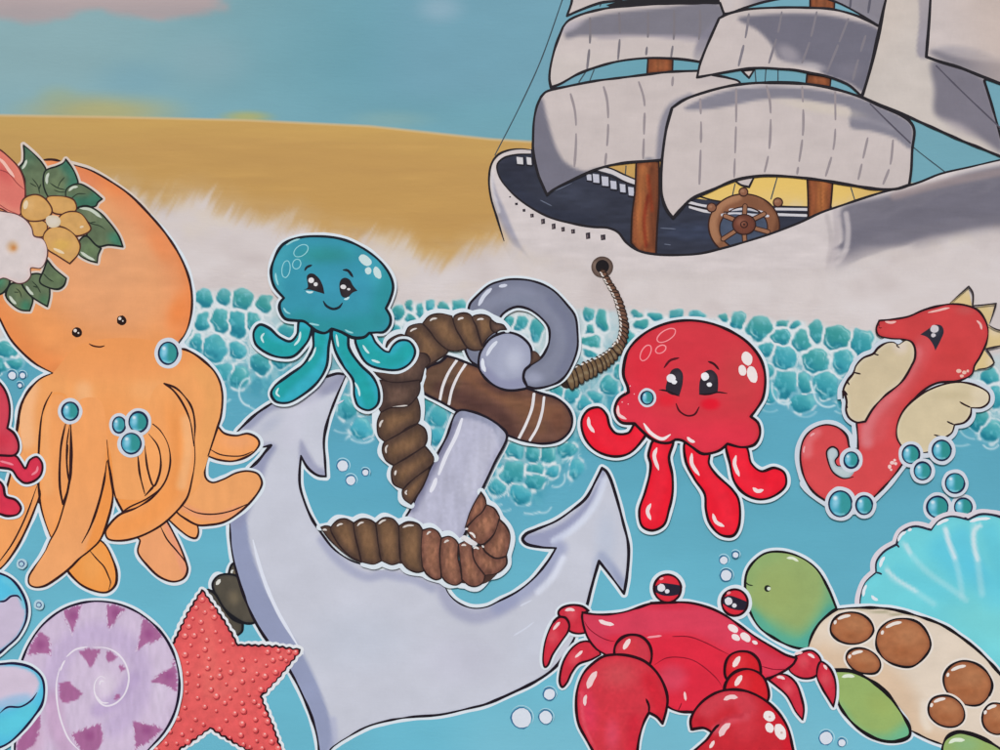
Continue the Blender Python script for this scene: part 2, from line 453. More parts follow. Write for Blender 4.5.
    # loose loops of foam hanging under the net
    for (x0, y0, rx, ry, a0, a1, al) in WISPS:
        an = np.arctan2((py-y0)/ry, (px-x0)/rx); rr = np.hypot((px-x0)/rx, (py-y0)/ry)
        on = (np.mod(an-math.radians(a0), 2*math.pi) < math.radians(a1-a0))
        base = mix(base, (206, 226, 232), al*on*np.exp(-((rr-1)*min(rx, ry)/1.0)**2))
    below = sst(0, 8, py-nb-10)
    net2 = base*(1-below)[:, None]+W*below[:, None]
    w = sst(-2, 2, py-ct+18)
    C = C*(1-w)[:, None]+net2*w[:, None]
    return C
def sheet(name, f0, f1, nx, ny, mat, x0=-90, x1=1090, cat=None, kind='structure', label=None):
    xs = np.linspace(x0, x1, nx); t = np.linspace(0, 1, ny)
    X = np.tile(xs, (ny, 1)); Y = f0(X)*(1-t[:, None])+f1(X)*t[:, None]
    px, py = X.ravel(), Y.ravel()
    C = np.zeros((len(px), 3))
    for a in range(0, len(px), 20000):
        C[a:a+20000] = bgcol(px[a:a+20000], py[a:a+20000])
    idx = np.arange(nx*ny).reshape(ny, nx)
    Fc = np.stack([idx[:-1, :-1], idx[1:, :-1], idx[1:, 1:], idx[:-1, 1:]], -1).reshape(-1, 4)
    V = np.zeros((len(px), 3)); V[:, 0] = (px-500)*S; V[:, 2] = (375-py)*S; V[:, 1] = -DZ
    o = mkmesh(name, V, [tuple(int(q) for q in f) for f in Fc], C, mat, None)
    o['kind'] = kind
    if label: o['label'] = label
    if cat: o['category'] = cat
    return o
mW = M('wall_paint', streak=(.4, 1.1), amp=.014, bump=.15)
mF = M('foam_paint', streak=(1, 1), amp=.025, bump=.25)
k = lambda c: (lambda x: np.zeros_like(x)+c)
ftop = lambda x: celltop(x)-18
fbot = lambda x: netbot(x)+20
sheet('sky', k(-70), horizon, 440, 110, mW)
sheet('sand', horizon, lambda x: ftop(x), 700, 150, mW)
sheet('sea_foam', ftop, fbot, 940, 150, mF, kind='stuff', label='net of white foam and teal water cells where the surf meets the sea', cat='foam')
sheet('sea', fbot, k(820), 440, 240, mW)
# the plastered board behind the paint
bm = __import__('bmesh').new()
__import__('bmesh').ops.create_cube(bm, size=1)
me = bpy.data.meshes.new('wall'); bm.to_mesh(me); bm.free()
for v in me.vertices:
    v.co.x *= 2.38; v.co.z = v.co.z*1.8+.0; v.co.y = v.co.y*.06+.031
at = me.color_attributes.new('paint', 'FLOAT_COLOR', 'POINT')
at.data.foreach_set('color', [.5, .5, .5, 1]*len(me.vertices))
me.materials.append(mW); wo = bpy.data.objects.new('wall', me); COL.objects.link(wo); wo['kind'] = 'structure'
mO = M('octopus_paint', streak=(1.6, .6), amp=.03)
# ------------------------------------------------------------------ the sailing ship
A = Z(520, 0, 5); B = Z(480, 120, 5); Cc = Z(640, 0, 5); Dd = Z(640, 120, 5); E = Z(800, 0, 5); G = Z(800, 120, 5)
SHI = (36, 33, 38)
ship = thing('sailing_ship', 'white sailing ship with grey shaded sails, brown masts and a steering wheel, riding the foam', 'ship', (740, 290))
mS = M('ship_paint', streak=(1, .5), amp=.03); mWd = M('wood_paint', streak=(2.2, .5), amp=.1); mI = M('ink_paint', amp=.12, rough=.4)
SW = (201, 189, 186)
for q in [F("563,-2 541,60 520,106 495,155"), F("587,70 579,82"), F("594,70 590,80"), F("603,0 600,6"), F("870,104 889,123 912,146 945,172"), F("755,70 756,83"), F("766,68 765,83"), F("778,70 778,83"), F("626,166 625,180"), F("735,184 731,202"), F("777,178 771,199"), F("851,188 855,201")]:
    rg = Part(ship, 'rigging_line', mI); rg.line([q], 1.2, (62, 78, 86)); rg.done()
# deck, seen over the near rail
dk = Part(ship, 'deck', mS)
dk.fill(F("531,150! 516,151 503,156 496,164 499,178 512,194 530,208 550,218 570,223 592,227 608,228 618,233 626,243 638,251 656,256 690,256 720,251 745,244 770,236 800,224 832,211! 832,206! 807,207 778,206! 740,204 724,202 700,199 687,198 672,192 655,188 634,182! 616,174 600,170 580,168 560,160!"), (51, 54, 68),
        [('b', 515, 170, 26, 16, (42, 44, 58), .6, .6, 30), ('l', F("505,180 540,210 590,222"), 2, 10, (44, 48, 64), .6), ('b', 575, 196, 42, 14, (62, 66, 82), .6, .7, 12),
         ('b', 700, 232, 60, 14, (62, 72, 98), .5, .8), ('n', 14, 2.5, .16)])
dk.line([F("566,178 546,192 556,190 572,183"), F("660,228 676,229"), F("664,244 671,245"), F("540,200 552,206")], 1.0, (100, 106, 124), taper=.2)
dk.done()
rl = Part(ship, 'bow_rail', mS)
rl.fill(F("531,149! 512,150 500,156 497,161 504,158 514,155 531,153!"), (210, 204, 206)); rl.done()
rl = Part(ship, 'rail', mS)
rl.line([F("597,168 612,172 624,178 637,183")], 4.2, (206, 200, 203))
rl.line([F("596,165 612,169 625,175 637,180"), F("594,171 610,176 622,181 637,187"), F("698,196 712,200 724,202"), ], 1.6, SHI)
for q in (F("684,203 706,209 714,211"), F("776,206 792,206.6 808,207")):
    rl.done(); rl = Part(ship, 'rail', mS); rl.line([q], 1.6, SHI)
rl.done(); rl = Part(ship, 'rail', mS)
for q in (F("688,202 700,205 712,207"), F("690,207 704,211 712,212"), F("730,213 748,216 766,216"), F("776,209 808,209.5"), F("776,214.5 806,215.5")):
    rl.line([q], 2.6, (206, 202, 206), var=.1); rl.done(); rl = Part(ship, 'rail', mS)
rl.line([F("688,205 700,208 712,210")], 1.0, SHI); rl.done(); rl = Part(ship, 'rail', mS); rl.line([F("776,212 808,212.6")], 1.0, SHI)
rl.done()
for x, y, wd, ht in ((519.8, 160.6, 3.4, 3.8), (529, 161, 2.6, 4), (589, 177.3, 2.6, 3.4), (596, 178.4, 3.4, 4.6), (605, 181.2, 3.6, 5), (613.4, 185, 3.2, 4.4), (622.6, 188.2, 3, 4.4), (631, 191.4, 3, 4.6)):
    rl = Part(ship, 'rail_post', mS)
    rl.fill([(x-wd, y-ht, True), (x+wd-.4, y-ht+.8, True), (x+wd, y+ht, True), (x-wd+.8, y+ht-.6, True)], (190, 190, 202) if x > 540 else (208, 204, 206))
    rl.line([(x+wd+.6, y-ht, False), (x+wd+1.1, y+ht+.6, False), (x-wd+.4, y+ht+.3, False)], 1.1, (30, 28, 36)); rl.done()
def mast(txt, hl, name='mast'):
    m = Part(ship, name, mWd); p = F(txt)
    m.fill(p, (138, 78, 48), hl+[('e', 3.4, (70, 40, 30), .75), ('n', 2.2, 18, .22)]); m.line([p+[p[0]]] and p, 1.7, (42, 28, 28), closed=True); m.done()
mast("807,176! 833,178! 831,203 830,212! 820,216 808,222! 808,200", [('l', F("822,180 821,214"), 1, 7, (168, 104, 58), .7)])
# steering wheel
wh = Part(ship, 'steering_wheel', mWd)
WB = (138, 92, 66)
wh.fill(ell(744, 225.5, 35.5, 31.5, 0, 16), WB, [('b', 744, 220, 34, 30, (124, 80, 58), .5, .3), ('l', F("716,240 713,222 722,204 738,197"), 2, 4, (172, 124, 92), .8), ('l', F("776,232 779,215 768,201"), 1, 4, (92, 56, 40), .7)])
wh.fill(ell(743.5, 228, 24, 21, -6, 16), (70, 80, 100), [('n', 9, 4, .12)])
wh.line([F("722,215 734,213 752,215 768,216"), F("730,210 746,209 762,212")], 2.4, (200, 198, 206))
wh.line([F("724,212 745,212 766,213")], 1, SHI)
wh.line(ell(744, 225.5, 35.5, 31.5, 0, 16), 1.5, (56, 34, 30), closed=True); wh.line(ell(743.5, 228, 24, 21, -6, 16), 1.3, (56, 34, 30), closed=True)
who = wh.done()
for a, b in ((F("744,222"), F("745,206")), (F("740,222"), F("725,216")), (F("740,228"), F("723,239")), (F("744,230"), F("745,246")), (F("750,227"), F("768,232")), (F("750,221"), F("764,214"))):
    sp = Part(who, 'spoke', mWd); sp.line([a+b], 5.4, (62, 38, 32), var=.05); sp.line([a+b], 3.4, (150, 104, 78), var=.1); sp.done()
hb = Part(who, 'hub', mWd); hb.fill(ell(744, 224.5, 11.5, 10, 0), (112, 64, 50), [('b', 741, 222, 7, 6, (148, 96, 76), .7, .8), ('e', 3, (74, 42, 36), .6)]); hb.line(ell(744, 224.5, 11.5, 10, 0), 1.2, (50, 30, 28), closed=True)
hb.line(ell(744, 224.5, 3.4, 3.2, 0), 1, (44, 26, 26), closed=True); hb.dots([(744, 224.5, 1)], (40, 24, 26)); hb.done()
for x, y, r in ((743.4, 192, 4.4), (777.8, 202.4, 4.6), (711.5, 207.5, 4.6)):
    hd = Part(who, 'handle', mWd); hd.fill(ell(x, y, r, r*.95, 0, 8, .1), (138, 92, 70), [('b', x-1, y-1, 2.4, 2.4, (176, 132, 104), .8, .8)]); hd.line(ell(x, y, r, r*.95, 0, 8), 1.3, (60, 36, 32), closed=True); hd.done()
mast("636,163! 647,160 659,162! 659,200 657,230 656,254! 648,254 638,250 631,243! 632,215 635,190", [('l', F("652,170 654,200 650,246"), 1, 6, (96, 52, 34), .7), ('l', F("643,170 640,205 644,240"), 1.5, 6, (176, 108, 62), .7), ('l', F("648,196 644,220 646,246"), .5, 2.5, (120, 36, 22), .7), ('l', F("648,176 652,210"), .5, 2.5, (150, 56, 30), .6)])
# hull: rim line then bow, the waterline is lost in the foam
rim = F("531,154 516,154.5 503,158 497,165 500,178 513,194 530,207 550,217.5 570,223 592,227 608,228 618,232.4 626,242.4 638,250.6 656,254.4 680,255 700,253.6 720,249 740,243.4 770,234 800,222.4 820,213 840,206 880,193 904,187 920,182 940,174 970,167 1000,160 1060,148")
outer = F("531,150 520,149 508,150.5 498,155 491.5,164 489,180 491,198 497,218 504,240")
hl = Part(ship, 'hull', mS)
hull = [(531, 154, True)]+rim[1:-1]+F("1060,148! 1060,264! 1000,269 930,277 880,287 845,297 815,300 760,303 700,304 640,300 590,292 550,284 516,268 503,243! 497,218 491,198 489,180 491.5,164 498,155 508,150.5 520,149 531,150!")
SINK = F("531,140 500,146 486,170 488,200 498,226 508,242 534,252 580,264 640,268 720,268 800,266 850,262 880,252 904,248 930,242 985,230 1100,222 1100,140 900,170 700,220")
hl.fill(hull, (209, 199, 198), [
    ('p', F("843,225 880,215 920,204 960,196 1000,188 1075,180 1075,226 1000,236 960,243 930,246 905,250 880,254 860,262 842,274 830,280 838,262 843,240 842,222"), 8, (112, 109, 121), .94, (20, -.42, 8, 34)),
    ('p', F("841,209 880,197 920,188 960,175 1000,166 1075,158 1075,206 1000,214 940,222 880,234 846,246 842,226"), 8, (112, 109, 121), .94),
    ('l', F("894,196 940,184 1000,172"), 1.5, 5, (160, 142, 140), .6),
    ('l', F("846,214 848,232 845,252 838,262"), 1.2, 3, (206, 196, 196), .7),
    ('l', F("836,212 837,236 833,258 828,270"), 1.4, 4, (178, 168, 172), .6), ('l', F("827,216 831,240 828,262"), 1, 3, (178, 168, 170), .5),
    ('l', F("842,262 866,252 884,252 906,250 930,242 950,240 985,234 1040,228"), 1, 9, (190, 180, 182), .45),
    ('p', F("491,172 496,190 504,208 514,232 521,246 531,260 522,252 511,243 502,226 494,204"), 4, (150, 148, 164), .85),
    ('l', F("493,160 492,185 499,212"), .6, 2, (222, 218, 222), .6),
    ('n', 26, 5, .045), ('bg', F("531,140 500,146 486,170 488,200 498,226 512,244 534,254 580,262 640,270 720,275 790,274 822,268 850,262 880,252 904,248 930,242 985,230 1100,222 1100,140 900,170 700,220"), 9)], sink=SINK, h=1.7)
hl.line([F("504,241 497,218 491,198 489,180 491.5,164 498,155 508,150.5 520,149 532,150")], 2.2, SHI, taper=.4)
hl.line([rim], 2.4, SHI, taper=.4)
hlo = hl.done()
for x, y, rx, ry in ((510, 197, .9, .7), (516.4, 204, 1.5, 1.3), (524, 210.4, 1.5, 1.5), (532, 215.6, 1.8, 2), (543, 221.4, 2, 2.8), (553.6, 226.4, 2, 3), (563, 229.3, 1.8, 2.4), (573, 231.4, 2, 2.3), (588, 235.8, 2.3, 3.5), (603, 237.4, 2.5, 3)):
    ph = Part(hlo, 'porthole', mI); ph.fill([(x-rx, y-ry*.8, True), (x+rx*.9, y-ry, True), (x+rx, y+ry*.8, True), (x-rx*.8, y+ry, True)], (48, 42, 50))
    if rx > 1.6: ph.line([(x-.4, y-ry*.3, False), (x-.5, y+ry*.5, False)], .8, (128, 112, 114))
    ph.done()
hw = Part(ship, 'hawse_hole', mI); hw.fill(ell(602.2, 267, 11, 10.6, 0), (112, 92, 82), [('e', 4, (66, 52, 48), .7), ('b', 595, 265, 4, 6, (146, 124, 112), .5, .8)]); hw.fill(ell(602.3, 266.6, 6.8, 6.8, 0), (26, 22, 26)); hw.done()
# small pieces of mast between the sails
mast("648,57! 673,57! 672.5,72! 647,74!", [('b', 660, 65, 10, 6, (150, 92, 58), .6, .8)])
mast("807,74! 831,77! 830,88! 806,84!", [('b', 818, 80, 9, 5, (140, 84, 54), .6, .8)])
mast("810,-14! 836,-14! 834,11! 810,9!", [('b', 822, 3, 9, 5, (120, 74, 50), .6, .8)])
SG = (114, 112, 124)
def sail(txt, ops, dashes, lw=2.6, edges=None, name='sail', dc=(152, 142, 145), col=SW):
    s = Part(ship, name, mS); p = F(txt) if isinstance(txt, str) else txt
    s.fill(p, col, list(ops)+[('n', 30, 12, .03)])
    if dashes:
        segs = []
        for d in dashes:
            q = smooth(F(d) if isinstance(d, str) else d, False, 1.0); i = 3
            while i < len(q)-6:
                L = random.randint(20, 34); seg = q[i:i+L:4]
                if len(seg) > 2: segs.append([(a[0], a[1], False) for a in seg])
                i += L+random.randint(3, 7)
        s.line(segs, 2.4, dc, taper=.7, var=.2)
    s.line(p, lw, SHI, closed=True, var=.22); s.done()
# three pale scraps and the topmost sails
sail("566,-16! 572,-2 567,16! 578,11 600,3 622,-1 640,-16!", [], [], 2.6)
sail("718,-16! 719,14! 730,13 744,8 764,2 790,-3 812,-5 836,2 856,12 879,26! 884,6 890,-16!", [('g', (735, 0), (765, -2), (122, 119, 130), .85), ('b', 729, 4, 8, 10, (200, 190, 190), .8, .8), ('l', F("838,0 862,12 880,22"), .5, 4, (140, 136, 146), .6)], ["852,-14 850,8", "872,-14 868,14"], 2.3, dc=(94, 92, 104))
sail("742,71! 749,78! 754,70!", [], [], 2)
sail("734,180! 741,185 749,187! 754,177!", [], [], 2)
bd = Part(ship, 'yard', mI); bd.fill(F("606,5! 625,0 660,-2 719,-3! 719,3! 690,4 655,6 616,10!"), (34, 32, 36)); bd.done()
sail("563,27! 568,21 580,15 598,10 616,7 660,4 720,3! 724,14! 712,40 700,62! 688,60 672,58.5 648,58 620,61 600,66 578,74 560,84 551,87.4! 549.5,80 550,70 555,48",
     [('p', F("565,31 586,19 600,15 660,8 722,6 722,40 708,39 670,37 630,35 600,36 580,36 566,38"), 5, SG, .9), ('p', F("594,36 640,34 700,38 700,41 640,37 600,40"), 2, (160, 152, 162), .5),
      ('b', 566, 28, 26, 7, (184, 176, 184), .8, .7, -22), ('p', F("699,38 720,20 716,36 700,60 694,60"), 5, (132, 128, 142), .8), ('g', (640, 44), (640, 62), (208, 198, 192), .5)],
     ["590,16 590,40 587,70", "619,11 620,32 618,60", "648,10 648,34 646,56", "674,8 674,34 671,58", "700,8 700,30 697,50"], 2.6, dc=(124, 118, 124))
sail("541,97! 546,92 570,86 596,81 620,78 644,75 670,72 697,71! 712,75 728,78 740,83 736,100 700,98! 674,110 668,124 666,150 661,160! 650,161 624,163 600,168 570,181 553,190 547,195! 542,184 538,174 533,150 533,140 534,120 537,106",
     [('p', F("541,98 547,118 552,136 558,152 566,163 584,171 600,168 576,184 547,197 537,176 530,150 531,120"), 5, (112, 110, 124), .95), ('l', F("690,98 672,108 664,124 661,150 660,160"), 2, 5, (128, 126, 140), .85), ('b', 712, 80, 24, 8, (190, 178, 178), .5, .8), ('b', 649, 159, 6, 3, (130, 128, 140), .8, .6)],
     ["570,92 575,112 576,140 574,172", "603,85 607,100 608,130 605,166", "638,80 644,100 644,130 643,160", "673,75 672,88"], 2.5)
sail("719,18.5! 728,14 744,10 757,8.6 770,8 790,7.6 810,8 832,9.4 854,15 866,20 879,27! 875,46 870,68 865,86 861,96! 850,86 840,81 825,76 810,73 794,70 780,69 764,68 748,68.6 724,72.5 697,77.6! 700,64 706,48",
     [('p', F("738,19 762,15 792,13.5 820,14.6 846,19 880,32 872,64 864,92 850,84 826,76 815,68 796,64 778,58 772,46 758,31"), 5, (108, 106, 120), .95), ('b', 788, 54, 20, 12, (170, 162, 168), .7, .8, 30), ('b', 812, 66, 20, 6, (186, 178, 180), .8, .8, 12), ('b', 850, 70, 20, 14, (126, 122, 134), .5, .8)],
     ["749,12 746,34 738,68", "782,10 778,32 768,66", "817,10 810,40 800,68", "849,17 836,50 826,74", "866,34 858,60 852,82"], 2.5, dc=(130, 124, 132))
sail("672,108! 684,100 706,92 730,86 745,84 760,83 800,83.6 830,88 860,97 880,106 900,115 910,122 914,130 912,150 911,170 909,185! 896,189 876,189 850,185 820,180 800,177.6 780,176 760,176 736,180 712,190 690,200 681,209 673,218! 668,212 664,204 661,190 662,160 666,130 669,118",
     [('p', F("684,109 704,98 736,89 762,87 800,88 840,94 870,102 905,119 912,126 911,149 894,138 870,131 850,127 850,109 822,103 790,98.6 760,100 730,106 700,110"), 4, (124, 122, 135), .9),
      ('l', F("850,118 870,121 892,128"), .6, 3, (150, 146, 156), .6), ('l', F("736,88 760,85.6 800,86.4"), .5, 1.6, (196, 188, 192), .8), ('b', 820, 108, 60, 8, (212, 200, 184), .6, .8, 10), ('e', 2.6, (180, 168, 168), .4)],
     ["700,97 701,130 699,192", "736,87 736,120 734,178", "766,84 770,104 769,150 764,174", "802,85 803,130 797,174", "835,90 834,144 825,178", "868,136 858,180", "893,138 890,165 883,184"], 3.0)
sail("889,-16! 884,8 878,40 870,70 862,97! 880,105 900,113 920,122 940,131 960,140 980,148 1004,158! 1003,148 998,128 990,100 984,81! 1000,60 1010,20 1010,-16!",
     [('p', F("932,62 985,80 1001,128 1001,152 985,142 960,127 935,114 934,90"), 9, (118, 114, 126), .95), ('p', F("920,-20 930,-20 930,57 918,57 919,20"), 3, (150, 144, 154), .9), ('b', 960, 128, 30, 8, (168, 158, 164), .5, .8, 26), ('e', 2.2, (176, 164, 164), .3), ('g', (930, 40), (890, 0), (206, 190, 178), .4)], [], 2.6, col=(202, 192, 185))
for q in (F("936,66 960,90 1000,128"), F("870,104 886,120 910,143")):
    ln = Part(ship, 'rigging_line', mI); ln.line([q], 1.5, (84, 80, 92)); ln.done()
sail("931,-16! 929,20 926,57! 940,62 960,68 980,76 1001,84! 1040,100! 1040,-16!", [('p', F("930,52 950,47 975,50 1000,58 1030,60 1040,100 1000,84 960,70"), 8, (124, 120, 130), .9), ('p', F("932,48 960,47 1000,54 1030,58 1030,62 990,62 960,58"), 6, (206, 196, 196), .5), ('g', (930, 20), (1000, 0), (200, 180, 168), .6)], [], 3.0)
# the anchor line that runs out of the hawse hole
rp = thing('anchor_rope', 'thin twisted brown rope hanging from the round hole in the hull down to the ring', 'rope', (570, 385))
mR = M('rope_paint', streak=(1.4, 1.4), amp=.12)
r1 = Part(rp, 'rope_strand', mR)
cen = F("602,271 609,283 616,295 621,309 624,324 622,340 613,354 600,364 584,372 567,381")
cs = smooth(cen, False, 1.6); nC = len(cs)
wfun = lambda t: 5+2.2*t*4*(t < .5)+(t >= .5)*(4.4+(t-.5)*18)
r1.line([cen], 8, (50, 38, 34), wf=lambda t: wfun(t)*.9)
t = 0.015; hl_ = []
while t < .985:
    i = min(int(t*(nC-1)), nC-2); dx, dy = cs[i+1][0]-cs[i][0], cs[i+1][1]-cs[i][1]; L = math.hypot(dx, dy); dx /= L; dy /= L; w_ = wfun(t)/2
    x, y = cs[i][:2]; big = t > .55; st_ = 3.0+w_*.34
    q = ell(x, y, w_*1.22, st_*.62, math.degrees(math.atan2(dx, -dy))+(32 if not big else 14), 9, .05)
    bc = (116, 92, 66) if big else (104, 72, 56)
    r1.fill(q, bc, [('b', x+dy*w_*.2, y-dx*w_*.2, w_*.8, st_*.5, (142, 124, 96) if big else (132, 96, 76), .8, .9), ('e', 1.7, (56, 42, 36), .7)], h=1.2)
    r1.line([q], .9, (40, 28, 26), closed=True, var=.5)
    nx, ny = -dy, dx
    hl_.append([(x+nx*w_*.98-dx*1.1, y+ny*w_*.98-dy*1.1, False), (x+nx*w_*(.98 if big else .6)+dx*(.4 if big else 1.4), y+ny*w_*(.98 if big else .6)+dy*(.4 if big else 1.4), False)])
    t += st_/(nC*1.6)
r1.line(hl_, 1.7, (220, 210, 202), taper=.7, var=.3); r1.done()
# ------------------------------------------------------------------ anchor, thick rope
mA = M('anchor_paint', streak=(.8, .8), amp=.025)
AI = (30, 24, 34); AB = (198, 200, 212); AS = (140, 148, 180)
an = thing('anchor', 'huge pale grey anchor with a brown wooden crossbar and a grey ring', 'anchor', (330, 760))
anc = F("346,375! 338,373.5 324,377.6 308,387 290,397 274,402 256,414 244,425 237,433 240,446 252,448 261,447.4! 271,445.4! 266,451 258,461 249,469 236,490 231,508 230,524 231,544 235,566 242,590 251,613 262,633 276,652 290,671 302,694 313,721 318,742 321,775! 326,775! 330,750 338,743 346,738 366,727 386,721 410,717 440,714.6 470,708 486,704 516,691 536,681 552,670 562,659 573,641 580,622 587,605 590,593 594,578 599,561! 610,575 624,593.6! 627,575 628.4,546 623,522 616,496 610,478 606,471 602,468! 596,480 586,498 572,510 556,521 536,529.5 526,534 522.6,539 526,543.6 540,547 556,548! 548,561 534,578 518,591 500,600.5 486,607 472,608 458,602.4 449,594 444,584! 430,575 400,566 380,570 364,565! 350,560 334,549 322,534 312,519 305,503 300,486 299.6,472 301,456! 308,468 318,475.4 326,476.4! 325,460 324,440 328,420 336,398")
hb_ = Part(an, 'white_border', mO); hb_.line([anc], 9, HALO, closed=True, var=.12); 
sh = F("458,411 472,411.6 488,418 500,426 507,435 494,464 480,494 474,508 460,540 445,533 430,526 406,519 410,510 432,464 446,438")
hb_.line([sh], 8, HALO, closed=True)
stock = F("447,356! 456,358.5 466,362.4 478,367 500,376 526,388! 540,393 556,398 566,405.6 572,418 570,430 560,440 544,443.6 524,441 507,435! 500,427 488,418 472,412 456,410.4! 440,401.4 426,394.4 418,388! 420,381 424,372 430,366 440,362")
hb_.line([stock], 8.5, HALO, closed=True)
ringp = F("468,312 470,304 476,297 490,285 500,281.4 510,279.4 532,281 552,289.6 568,306 575,316 577.4,332 577,350 568,372 560,381 552,385 536,388.4 527,386.6! 523,374 525,369 531,364.6 541,357.6 546,350 549,342 548.6,328 540,317 528,309 516,307 504,313 499,320 495,340 484,360 478,366! 470,360 464,345 463,328")
ballp = F("479,368 479,358 481,351 490,339 499,334 508,332.4 520,336 530,346 532,357 531,364 525,370 523.4,376 524,381 527,387.4 520,389.6 510,390.4 502,389 492,384 484,376.6")
hb_.line([ringp, ballp], 7.5, HALO, closed=True)
hb_.done()
Y = Z(150, 550, 3.75)
mT = M('turtle_paint', amp=.035)
mu = thing('mussel_shell', 'dark brown rounded shell tucked between the starfish and the anchor', 'seashell', (236, 637))
m1 = Y("330,50 310,52 298,75 295,110 320,140 345,140 345,80"); m2 = Y("330,100 290,90 255,98 235,125 240,155 275,215 320,255 360,275 395,270 400,240 370,150"); m3 = Y("215,150 240,160 275,215 310,258 348,275! 345,305 325,322! 285,270 250,210")
p = Part(mu, 'white_border', mO); p.line([Y("330,50 312,48 295,75 290,100 250,95 230,125 234,150")], 7, HALO); p.done()
for q in (m1, m2, m3):
    p = Part(mu, 'shell_lobe', mT); cx = sum(a[0] for a in q)/len(q); cy = sum(a[1] for a in q)/len(q)
    p.fill(q, (84, 78, 68), [('b', cx, cy, 10, 11, (116, 104, 84), .8, .9), ('e', 4, (50, 50, 50), .6), ('n', 5, 8, .08)]); p.line([q], 2.2, (26, 26, 32), closed=True, var=.3)
    if q is m2: p.line([Y("250,128 258,118 262,112")], 3.4, (216, 214, 206), taper=.5)
    if q is m1: p.line([Y("308,90 306,80 312,76")], 2, (206, 208, 204), taper=.5)
    p.done()
b_ = Part(an, 'flukes', mA)
b_.fill(anc, AB, [
    ('p', F("225,500 236,500 246,520 250,545 262,580 282,620 300,648 320,690 332,730 330,770 300,780 290,690 250,630 225,560"), 4, AS, .9), ('l', F("333,720 334,740 325,770"), 1, 5, (170, 174, 202), .6),
    ('p', F("232,424 250,404 276,396 300,392 300,400 270,412 248,430"), 6, (150, 154, 180), .9), ('p', F("240,468 266,444 276,446 268,462 262,480 250,510 240,530 226,520"), 7, (142, 146, 176), .85),
    ('l', F("300,402 320,394 350,372"), 0, 8, (150, 152, 176), .9), ('p', F("318,378 350,370 340,390 316,396 305,400"), 4, (148, 150, 174), .7),
    ('l', F("290,440 296,415 312,400"), 3, 14, (202, 202, 216), .7), ('b', 270, 424, 22, 10, (178, 182, 200), .7, .9, -35),
    ('p', F("301,440 310,455 318,466 328,472 328,480 318,478 306,470 300,462"), 5, (150, 152, 178), .85),
    ('l', F("322,540 334,556 350,569 368,577 385,574 400,577 414,579 432,588"), 1, 7, (150, 154, 184), .6), ('l', F("442,584 447,600 458,611 474,617 492,613 512,602"), 2, 9, (160, 162, 188), .75),
    ('p', F("604,464 596,486 584,504 560,524 536,533 520,536 520,548 548,549 570,530 590,508 604,480"), 5, (146, 150, 182), .85), ('l', F("604,480 598,498 588,514 574,528 554,541"), 1.5, 4, (216, 222, 238), .75),
    ('l', F("560,548 550,566 534,584 514,598 498,607"), 2, 10, (152, 158, 190), .75), ('l', F("563,558 552,578 538,592"), 1.2, 4, (220, 224, 238), .85), ('l', F("596,560 594,574"), .5, 5, (168, 176, 200), .5),
    ('l', F("602,556 612,568 622,584"), 1, 7, (148, 156, 186), .85), ('b', 606, 540, 18, 50, (182, 192, 212), .5, .9),
    ('b', 360, 640, 80, 50, (192, 198, 212), .6, .9), ('b', 460, 660, 60, 40, (197, 197, 212), .7, .9), ('b', 540, 640, 50, 30, (200, 204, 218), .6, .9, -40), ('e', 3, (164, 168, 192), .3), ('n', 44, 30, .03)])
b_.line([F("253,540 258,560 266,585 278,612 292,636 298,646"), F("298,648 303,654")], 3.6, (220, 224, 236), taper=.3)
b_.line([F("513,636 526,628 534,622"), F("520,606 532,600"), F("330,408 344,400")], 1.6, (208, 212, 226), taper=.2)
b_.line([F("346,375! 338,373.5 324,377.6"), F("274,402 256,414 244,425 237,432"), F("261,447.4 271,445.4! 266,451 258,461 249,469"), F("230,524 231,544 235,566 242,590 251,613 262,633 276,652 290,671 302,694 313,721 318,742 320,775"),
         F("328,760 330,750 338,743 346,738 366,727 386,721 410,717 440,714.6 470,708 486,704 516,691 536,681 552,670 562,659 573,641 580,622 587,605 590,593 594,578 599,561! 610,575 624,593.6! 627,575 628.4,546 623,522 616,496 610,478 606,471 602,468! 596,480 586,498 572,510 556,521 536,529.5 526,534 522.6,539 526,543.6 540,547 556,548! 548,561 534,578 518,591 500,600.5 486,607 472,608 458,602.4 449,594 444,584"),
         F("364,565 350,560 334,549 322,534 312,519 305,503 300,486 299.6,472 301,456! 308,468 318,475.4 326,476.4! 325,460 324,440 328,420 336,398 346,375")], 2.7, AI, taper=.5, var=.35)
b_.done()
r_ = Part(an, 'ring', mA)
r_.fill(ringp, (118, 122, 142), [('l', F("480,345 478,318 496,298 522,296 548,308 562,330 560,356 545,372 530,376"), 4, 10, (136, 140, 160), .75), ('l', F("472,320 480,300 500,288"), 1, 5, (110, 112, 132), .5),
    ('l', F("550,300 566,320 570,350 560,372"), 1, 7, (112, 116, 140), .6), ('b', 534, 378, 14, 9, (160, 164, 186), .8, .8), ('b', 520, 300, 26, 7, (128, 134, 154), .6, .8), ('n', 12, 12, .04)])
r_.line([ringp], 2.4, AI, closed=True, var=.3); r_.line([F("479,305 484,296 491,289")], 4, (206, 210, 224), taper=.5, var=.05); r_.line([F("500,286.4 506,285.4")], 3, (206, 210, 224), taper=.7); r_.done()
st = Part(an, 'wooden_crossbar', mWd)
